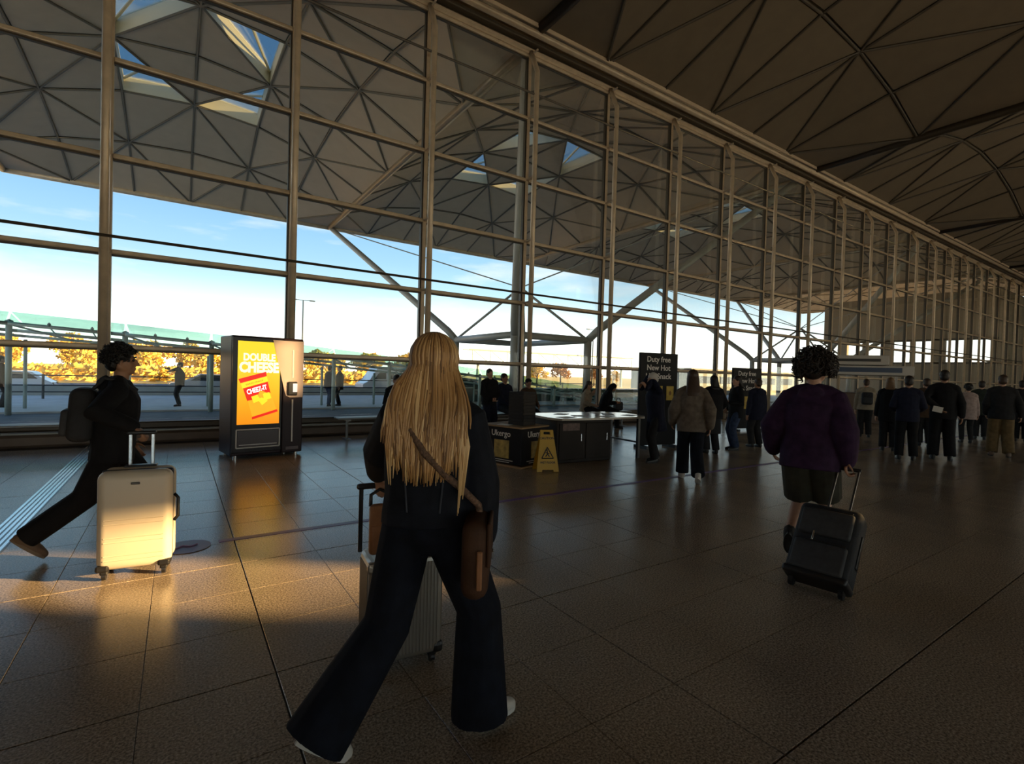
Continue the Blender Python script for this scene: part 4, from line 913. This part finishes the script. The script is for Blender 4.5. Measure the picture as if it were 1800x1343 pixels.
# his backpack
bp_ = thing('backpack', 'black backpack on the back of the striding young man', 'backpack', rworld(man, man['TT'] @ V((0, -.20, .96))), -math.radians(88))
bm = BM(); bevbox(bm, (0, -.015, .20), (.29, .16, .40), .06, 4, rx(-4)); remesh('body', bm, .012, M_nylon, bp_, 3)
bm = BM(); bevbox(bm, (0, -.105, .14), (.22, .05, .19), .02, 3, rx(-4)); obj('pocket', bm, M_nyl2, bp_, True)
for s in (-1, 1):
    bm = BM(); tube(bm, [(s*.10, .07, .40), (s*.125, .13, .475), (s*.13, .22, .455), (s*.13, .315, .38)], .013, 7, True); obj('strap', bm, M_nylon, bp_, True)
# --- the blonde woman
def ss_w(p): return Matrix.Translation(ss.location) @ Matrix.Rotation(ss.rotation_euler.z, 4, 'Z') @ V(p)
gr = ss_w((-.125, .06, .875))
blo = person('blonde woman in a dark denim jacket and wide jeans walking away', (.84, 1.83, 0), 34, 1.59, .0085, pel=(0, .02, .93), aworld=((.455, 1.85, .15), (1.06, 1.76, .08)), fp=(38, 0), fy=(50, 58), kp=((.8, 1, 0), (.8, 1, 0)),
    wworld=(tuple(gr+V((-.02, -.06, .035))), None), wri=(None, (.255, .02, .84)), hd=((.05, .8, -.5), None), hn=((0, 0, -1), None), curl=(40, 25), ep=((-1, -.6, .25), (.35, -1, -.1)), lean=5, head=(0, -2), fem=True,
    top=dict(m=F_denim, hem=.93, bulk=.045, sr=(.09, .088, .055), se=.80, name='denim_jacket', collar=True), legs=dict(m=F_jean, r=(.118, .105, .132), drop=.055, name='jeans', it=3), shoes=SH_W, hair=dict(style='none', m=H_lt))
M_bl1 = mat('honey_blonde_hair', (.44, .25, .10), .42, 0, .5, var=.3, scale=3); M_bl2 = mat('pale_blonde_hair', (.72, .49, .24), .4, 0, .5, var=.2, scale=3); M_bl0 = mat('dark_blonde_roots', (.19, .10, .042), .5, 0, .4, var=.3, scale=5)
HMb, TTb = blo['HM'], blo['TT']; hr = random.Random(5)
bm = BM(); ell(bm, (0, -.018, 1.668), (.090, .106, .095), HMb); ell(bm, (0, -.055, 1.60), (.086, .068, .09), HMb)
rings(bm, [[(HMb if z > 1.5 else TTb) @ V((a*math.cos(6.28319*q/16), y0+b*math.sin(6.28319*q/16), z)) for q in range(16)] for z, a, b, y0 in ((1.30, .10, .016, -.18), (1.36, .14, .022, -.172), (1.42, .135, .03, -.128), (1.52, .105, .055, -.085), (1.62, .10, .085, -.045), (1.70, .085, .085, -.02))])
hairbase = remesh('hair', bm, .010, M_bl0, blo['root'], 4)
def strand_mesh(n, seed, rad):
    r_ = random.Random(seed); bm = BM()
    for q in range(n):
        ph = r_.gauss(0, 1.05); ph = max(-2.35, min(2.35, ph)); off = r_.uniform(0, .012); pts = []
        for e in (80, 62, 42, 20, 0, -18):
            er = math.radians(e); rr = math.cos(er)
            pts.append(HMb @ V((math.sin(ph)*rr*(.098+off), -.02-math.cos(ph)*rr*(.113+off), 1.663+math.sin(er)*(.102+off))))
        side = math.sin(ph); zend = r_.uniform(1.11, 1.26)+.10*abs(side)**3; sway = r_.gauss(0, .02)
        x1 = side*(.165+off); y1 = -.165-off if abs(ph) < 1.5 else -.165+.16*(abs(ph)-1.5)
        for t in (.25, .45, .65, .85, 1.0):
            z = 1.60+(zend-1.60)*t
            x = side*.10*(1-t)+(x1*(1-.25*t*t)+sway*t)*t**.8; y = (-.135)*(1-t)+(y1-.03*math.sin(t*3.14))*t if abs(ph) < 1.5 else (-.06)*(1-t)+y1*t
            pts.append((HMb if z > 1.5 else TTb) @ V((x*1.05, y-.012, z)))
        R = [rad*.8]*6+[rad*1.25, rad*1.3, rad*1.2, rad, rad*.35]
        tube(bm, pts, [x*r_.uniform(.8, 1.2) for x in R], 5, False)
    return bm
obj('hair_strands', strand_mesh(480, 1, .0052), M_bl1, blo['root'], True); obj('hair_strands', strand_mesh(170, 2, .0045), M_bl2, blo['root'], True); obj('hair_strands', strand_mesh(130, 3, .005), M_bl0, blo['root'], True)
# two loose locks falling to her right
for x0, x1, z1 in ((.10, .175, 1.08), (.085, .16, 1.02), (-.10, -.15, 1.14)):
    bm = BM()
    for q in range(12):
        o = hr.uniform(-.010, .010); z1_ = z1+hr.uniform(-.03, .10); tube(bm, [HMb @ V((x0*.95, -.05, 1.66)), HMb @ V((x0*1.15+o, -.10, 1.54)), TTb @ V((x0*1.4+o, -.165+o, 1.42)), TTb @ V((x1+o, -.19, 1.28)), TTb @ V((x1*.92+o*.4, -.18, z1_))], [.004, .006, .006, .005, .0015], 5)
    obj('hair_lock', bm, M_bl2, blo['root'], True)
# jacket details
M_seam = mat('denim_seam', (.035, .042, .06), .8)
for x in (-.085, .085):
    bm = BM(); tube(bm, [TTb @ V((x*1.1, -.155, 1.36)), TTb @ V((x, -.17, 1.2)), TTb @ V((x*.8, -.155, 1.0))], .004, 5); obj('seam', bm, M_seam, blo['root'])
# her brown shoulder bag with woven strap
M_brn = mat('brown_suede', (.055, .024, .012), .7, 0, .3, var=.25, scale=10, bump=.2, bscale=150); M_weave = mat('woven_strap', (.12, .07, .045), .8, var=.6, scale=90, bump=.5, bscale=200)
bgp = rworld(blo, TTb @ V((.225, -.10, .69))); sb = thing('shoulder_bag', 'brown suede shoulder bag on a woven strap at the blonde woman’s right hip'.replace('’', "'"), 'bag', bgp, -math.radians(34))
bm = BM(); bevbox(bm, (0, 0, .14), (.10, .27, .29), .04, 3); remesh('body', bm, .012, M_brn, sb, 3)
bm = BM(); bevbox(bm, (.05, 0, .20), (.015, .25, .16), .006, 2); fl_ = obj('flap', bm, M_brn, sb); bm = BM(); bevbox(bm, (.06, 0, .13), (.01, .03, .03), .003, 1); obj('buckle', bm, M_chrome, fl_)
bm = BM(); bevbox(bm, (.02, -.15, .12), (.02, .012, .14), .004, 1); obj('tassel', bm, M_tan, sb)
iv = (Matrix.Translation(bgp) @ Matrix.Rotation(-math.radians(34), 4, 'Z')).inverted()
S = lambda x, y, z: iv @ rworld(blo, TTb @ V((x, y, z)))
bm = BM(); tube(bm, [S(.235, -.10, .97), S(.225, -.10, 1.03), S(.17, -.145, 1.09), S(.09, -.182, 1.16), S(.0, -.196, 1.25), S(-.06, -.183, 1.34), S(-.095, -.14, 1.43), S(-.115, -.06, 1.475), S(-.11, .08, 1.44)], .014, 8, True); obj('strap', bm, M_weave, sb, True)
# --- the curly-haired woman in purple
cur = person('woman with big curly dark hair in a purple fleece pulling the black trolley case', (4.30, 2.02, 0), 74, 1.70, .010, pel=(0, 0, .90), ank=((-.09, -.20, .26), (.10, .12, .08)), fp=(52, 0), wri=((-.30, .10, .90), None), wworld=(None, tuple(BS_GRIP+V((.0, .02, .06)))), hd=(None, (0, -.25, -1)), hn=(None, (.9, 0, 0)), curl=(20, 45), lean=6, fem=True, head=(0, 8),
    top=dict(m=F_purple, hem=.80, bulk=.062, sr=(.095, .088, .065), name='fleece', hood=True), legs=dict(m=F_olive, r=(.135, .125, .12), end=.47, name='shorts'), shoes=(fab('grey_boot', (.05, .05, .05)), M_dsole), hair=dict(style='curly', m=H_dk, curls=(900, 2.1, .095, .0075)))
# --- others in the hall
def at(x, y): p = onG(x, y); return (p.x, p.y, 0)
STAND = ((-.10, .02, .08), (.10, -.02, .08)); WALK = ((-.09, .26, .085), (.09, -.26, .15))
person('elderly white-haired person in a long navy coat holding a cup to the face', at(1150, 812), -70, 1.54, .012, ank=((-.11, .06, .08), (.11, -.10, .08)), wri=((-.09, .26, 1.43), (.10, .27, 1.42)), hd=((.3, .3, .9), (-.3, .3, .9)), lean=6, head=(0, 10), top=dict(m=F_navy, hem=.62, bulk=.045, flare=1.12, name='coat', collar=True), legs=dict(m=F_char), shoes=SH_B, hair=dict(style='short', m=H_white))
person('long-haired woman in a grey knit and dark jeans walking past the sign board', at(1212, 846), 48, 1.62, .012, pel=(0, 0, .89), ank=WALK, fp=(0, 28), wri=((-.27, .12, .88), (.26, -.06, .86)), lean=4, fem=True, top=dict(m=F_grey, hem=.80, bulk=.05, sr=(.085, .08, .06), name='jumper'), legs=dict(m=F_jean, r=(.112, .095, .10)), shoes=SH_W, hair=dict(style='long', m=H_brown, len=1.28))
person('dark-haired woman in a black puffer jacket with her back turned beside the sign board', at(1250, 797), 30, 1.53, .014, ank=STAND, wri=((-.22, .14, .98), (.22, .14, .98)), fem=True, top=dict(m=F_black, hem=.78, bulk=.06, name='puffer_jacket'), legs=dict(m=F_char, skirt=(.45, 1.15), name='skirt'), shoes=SH_B, hair=dict(style='bob', m=H_black, len=1.42))
person('dark-haired person in a black coat and blue jeans facing the sign board', at(1291, 791), -60, 1.54, .014, ank=STAND, wri=((-.16, .24, 1.12), (.2, .10, .95)), top=dict(m=F_black, hem=.76, bulk=.04, name='coat'), legs=dict(m=F_blue), shoes=SH_B, hair=dict(style='bob', m=H_dk, len=1.45))
person('person in a dark blue parka standing just past the smaller sign board', at(1328, 786), 20, 1.50, .014, ank=STAND, top=dict(m=F_navy, hem=.70, bulk=.05, name='parka', hood=True), legs=dict(m=F_char), shoes=SH_B, hair=dict(style='short', m=H_brown), skin='tan')
cr5 = person('person in a cream jacket wearing a dark daypack by the kiosk', at(1519, 768), 60, 1.58, .014, ank=STAND, top=dict(m=F_cream, hem=.82, bulk=.05, name='jacket'), legs=dict(m=F_char), shoes=SH_B, hair=dict(style='short', m=H_brown))
person('fair-haired woman in a black coat queueing next to the cream jacket', at(1560, 792), 70, 1.60, .014, ank=STAND, fem=True, top=dict(m=F_black, hem=.70, bulk=.045, name='coat'), legs=dict(m=F_char), shoes=SH_B, hair=dict(style='bob', m=H_lt, len=1.46))
person('man in a navy jacket and black trousers with his back turned in the queue', at(1592, 808), 66, 1.63, .012, ank=((-.12, .0, .08), (.12, 0, .08)), wri=((-.20, .20, 1.02), (.20, .20, 1.02)), top=dict(m=F_navy, hem=.80, bulk=.04, name='jacket'), legs=dict(m=F_black), shoes=SH_B, hair=dict(style='short', m=H_dk), skin='tan')
person('person in a brown coat half hidden behind the man in black', at(1624, 784), 60, 1.62, .014, ank=STAND, top=dict(m=F_brown, hem=.74, bulk=.045, name='coat'), legs=dict(m=F_char), shoes=SH_B, hair=dict(style='short', m=H_brown))
pap = person('tall man dressed in black holding a white paper behind his back', at(1654, 808), 70, 1.76, .012, ank=((-.13, .0, .08), (.13, 0, .08)), wri=((-.10, -.21, 1.02), (.28, .0, .86)), ep=((-1, -.6, 0), (.5, -1, 0)), top=dict(m=F_black, hem=.80, bulk=.045, name='jacket'), legs=dict(m=F_black, r=(.115, .10, .095)), shoes=SH_B, hair=dict(style='short', m=H_dk), skin='tan')
person('woman in a pale pink coat and dark leggings', at(1698, 778), 62, 1.52, .014, ank=STAND, fem=True, top=dict(m=F_pink, hem=.70, bulk=.045, flare=1.08, name='coat'), legs=dict(m=F_char, r=(.10, .075, .06), name='leggings'), shoes=SH_B, hair=dict(style='curly', m=H_black, n=120, big=.026))
person('person in a dark green parka beside the pale pink coat', at(1722, 772), 75, 1.62, .014, ank=STAND, top=dict(m=F_dgreen, hem=.72, bulk=.045, name='parka'), legs=dict(m=F_char), shoes=SH_B, hair=dict(style='short', m=H_dk))
person('man in a dark jacket and tan trousers seen from behind', at(1757, 802), 74, 1.72, .012, ank=((-.13, .0, .08), (.13, -.05, .08)), wri=((-.24, .10, .90), (.30, .05, .88)), top=dict(m=F_char, hem=.80, bulk=.05, name='jacket'), legs=dict(m=F_khaki, r=(.118, .105, .10)), shoes=(M_tanshoe, M_dsole), hair=dict(style='short', m=H_brown))
person('person in a long charcoal coat behind the tan trousers', at(1793, 776), 80, 1.66, .014, ank=STAND, top=dict(m=F_char, hem=.55, bulk=.045, flare=1.1, name='coat'), legs=dict(m=F_black), shoes=SH_B, hair=dict(style='short', m=H_dk))
# things they carry
q = rworld(cr5, (0, -.20, .98)); t = thing('backpack', 'small dark daypack on the cream jacket', 'backpack', q, -math.radians(60))
bm = BM(); bevbox(bm, (0, -.02, .17), (.26, .14, .34), .05, 3); remesh('body', bm, .014, M_nylon, t, 3); bm = BM(); bevbox(bm, (0, -.10, .12), (.18, .04, .15), .015, 2); obj('pocket', bm, M_nyl2, t)
q = rworld(pap, (-.10, -.27, .99)); bm = BM(); box(bm, (0, 0, 0), (.15, .006, .11)); tag(obj('folded_paper', bm, MATS['white_paper'], loc=q, rot=(.1, .2, -math.radians(70))), 'folded white paper held by the tall man in black', 'paper')
t = thing('handbag', 'dull red handbag at the hip of the woman in the grey knit', 'handbag', tuple(V(at(1212, 846))+V((.24, -.02, .70))), -math.radians(48))
bm = BM(); bevbox(bm, (0, 0, .12), (.12, .30, .22), .04, 3); remesh('body', bm, .012, F_red, t, 3); bm = BM(); tube(bm, [(0, -.11, .22), (-.03, -.08, .5), (-.10, 0, .66), (-.03, .08, .5), (0, .11, .22)], .010, 6); obj('strap', bm, F_red, t)
cupw = V(at(1150, 812)); 
# --- people on the benches
SEAT = dict(pel=(0, -.02, .62), ank=((-.10, .40, .08), (.10, .42, .08)))
def by(x, y, Y): p = onY(x, y, Y); return (p.x, Y, 0)
person('person in a dark overcoat sitting on the bench with a hand raised to the mouth', by(694, 700, 10.35), 175, 1.66, .012, **SEAT, wri=((-.05, .22, 1.03), (.16, .25, .72)), hd=((.2, .1, 1), None), lean=8, head=(10, 6), top=dict(m=F_black, hem=.80, bulk=.05, name='overcoat', collar=True), legs=dict(m=F_char), shoes=SH_B, hair=dict(style='short', m=H_dk), skin='tan')
person('man in a black jacket standing at the window bench with hands together', by(860, 700, 9.75), 178, 1.55, .012, ank=STAND, wri=((-.06, .20, .98), (.06, .20, .98)), ep=((-1, -.6, 0), (1, -.6, 0)), top=dict(m=F_black, hem=.82, bulk=.05, name='jacket'), legs=dict(m=F_navy), shoes=SH_B, hair=dict(style='short', m=H_dk))
person('man in a dark suit jacket sitting on the bench behind the display box', by(887, 700, 10.4), 170, 1.74, .012, pel=(0, -.02, .64), ank=SEAT['ank'], wri=((-.14, .30, .70), (.14, .30, .70)), top=dict(m=F_navy, hem=.82, bulk=.04, name='jacket'), legs=dict(m=F_char), shoes=SH_B, hair=dict(style='short', m=H_dk), skin='tan')
person('person in a dark cap and brown jacket sitting behind the stacked trays', by(929, 700, 10.4), 185, 1.62, .012, pel=(0, -.02, .62), ank=SEAT['ank'], wri=((-.14, .30, .70), (.14, .30, .70)), top=dict(m=F_brown, hem=.82, bulk=.04, name='jacket'), legs=dict(m=F_black), shoes=SH_B, hair=dict(style='short', m=H_dk, cap=F_black), skin='tan')
person('woman in a beige blouse with a ponytail sitting on the bench, hand at her chin', by(1030, 700, 10.3), 150, 1.60, .012, **SEAT, wri=((.02, .24, 1.05), (.16, .28, .72)), hd=((.1, .1, 1), None), fem=True, lean=8, head=(0, 6), top=dict(m=F_beige, hem=.82, bulk=.04, name='blouse'), legs=dict(m=F_black), shoes=SH_B, hair=dict(style='long', m=H_brown, len=1.36, w=.7))
person('person in a black headscarf and coat bent over on the bench', by(1062, 700, 10.3), 140, 1.60, .012, **SEAT, wri=((-.10, .36, .78), (.10, .36, .78)), fem=True, lean=20, head=(0, 24), top=dict(m=F_black, hem=.80, bulk=.05, name='coat'), legs=dict(m=F_black), shoes=SH_B, hair=dict(style='hood', m=F_black, name='headscarf'), skin='tan')
q = by(1083, 735, 10.35); t = thing('handbag', 'black handbag standing on the bench beside the headscarf', 'handbag', (q[0]+.12, 10.4, .46))
bm = BM(); bevbox(bm, (0, 0, .13), (.30, .16, .26), .05, 3); remesh('body', bm, .012, M_nylon, t, 3); bm = BM(); tube(bm, [(-.09, 0, .25), (-.05, 0, .36), (.05, 0, .36), (.09, 0, .25)], .012, 6, True); obj('handle', bm, M_nylon, t, True)
# --- people outside
def og(x, y): p = onG(x, y, -.10); return (p.x, p.y, -.10)
ph_ = person('person in dark clothes outside raising a camera', og(315, 714), -100, 1.62, .016, ank=STAND, wri=((-.08, .26, 1.42), (.08, .26, 1.42)), top=dict(m=F_black, hem=.78, bulk=.05, name='jacket'), legs=dict(m=F_char), shoes=SH_B, hair=dict(style='short', m=H_dk))
q = rworld(ph_, (0, .37, 1.50)); t = thing('camera_rig', 'small camera held up by the person outside', 'camera', q, math.radians(100)); bm = BM(); bevbox(bm, (0, 0, 0), (.15, .07, .10), .012, 1); obj('body', bm, M_blk, t); bm = BM(); cyl(bm, (0, .03, 0), (0, .12, 0), .035, 12); obj('lens', bm, M_blk, t)
person('person in dark clothes outside leaning by the walkway post', og(577, 714), 60, 1.66, .016, ank=((-.10, .10, .08), (.12, -.12, .08)), lean=6, top=dict(m=F_navy, hem=.78, bulk=.04, name='jacket'), legs=dict(m=F_blue), shoes=SH_B, hair=dict(style='short', m=H_dk))
person('person in a black coat outside standing close to the walkway post', og(596, 713), -80, 1.68, .016, ank=STAND, top=dict(m=F_black, hem=.70, bulk=.045, name='coat'), legs=dict(m=F_char), shoes=SH_B, hair=dict(style='short', m=H_dk))
person('person in a brown coat outside near the first walkway post', og(2, 716), 70, 1.66, .016, ank=STAND, top=dict(m=F_brown, hem=.70, bulk=.05, name='coat'), legs=dict(m=F_char), shoes=SH_B, hair=dict(style='short', m=H_dk))
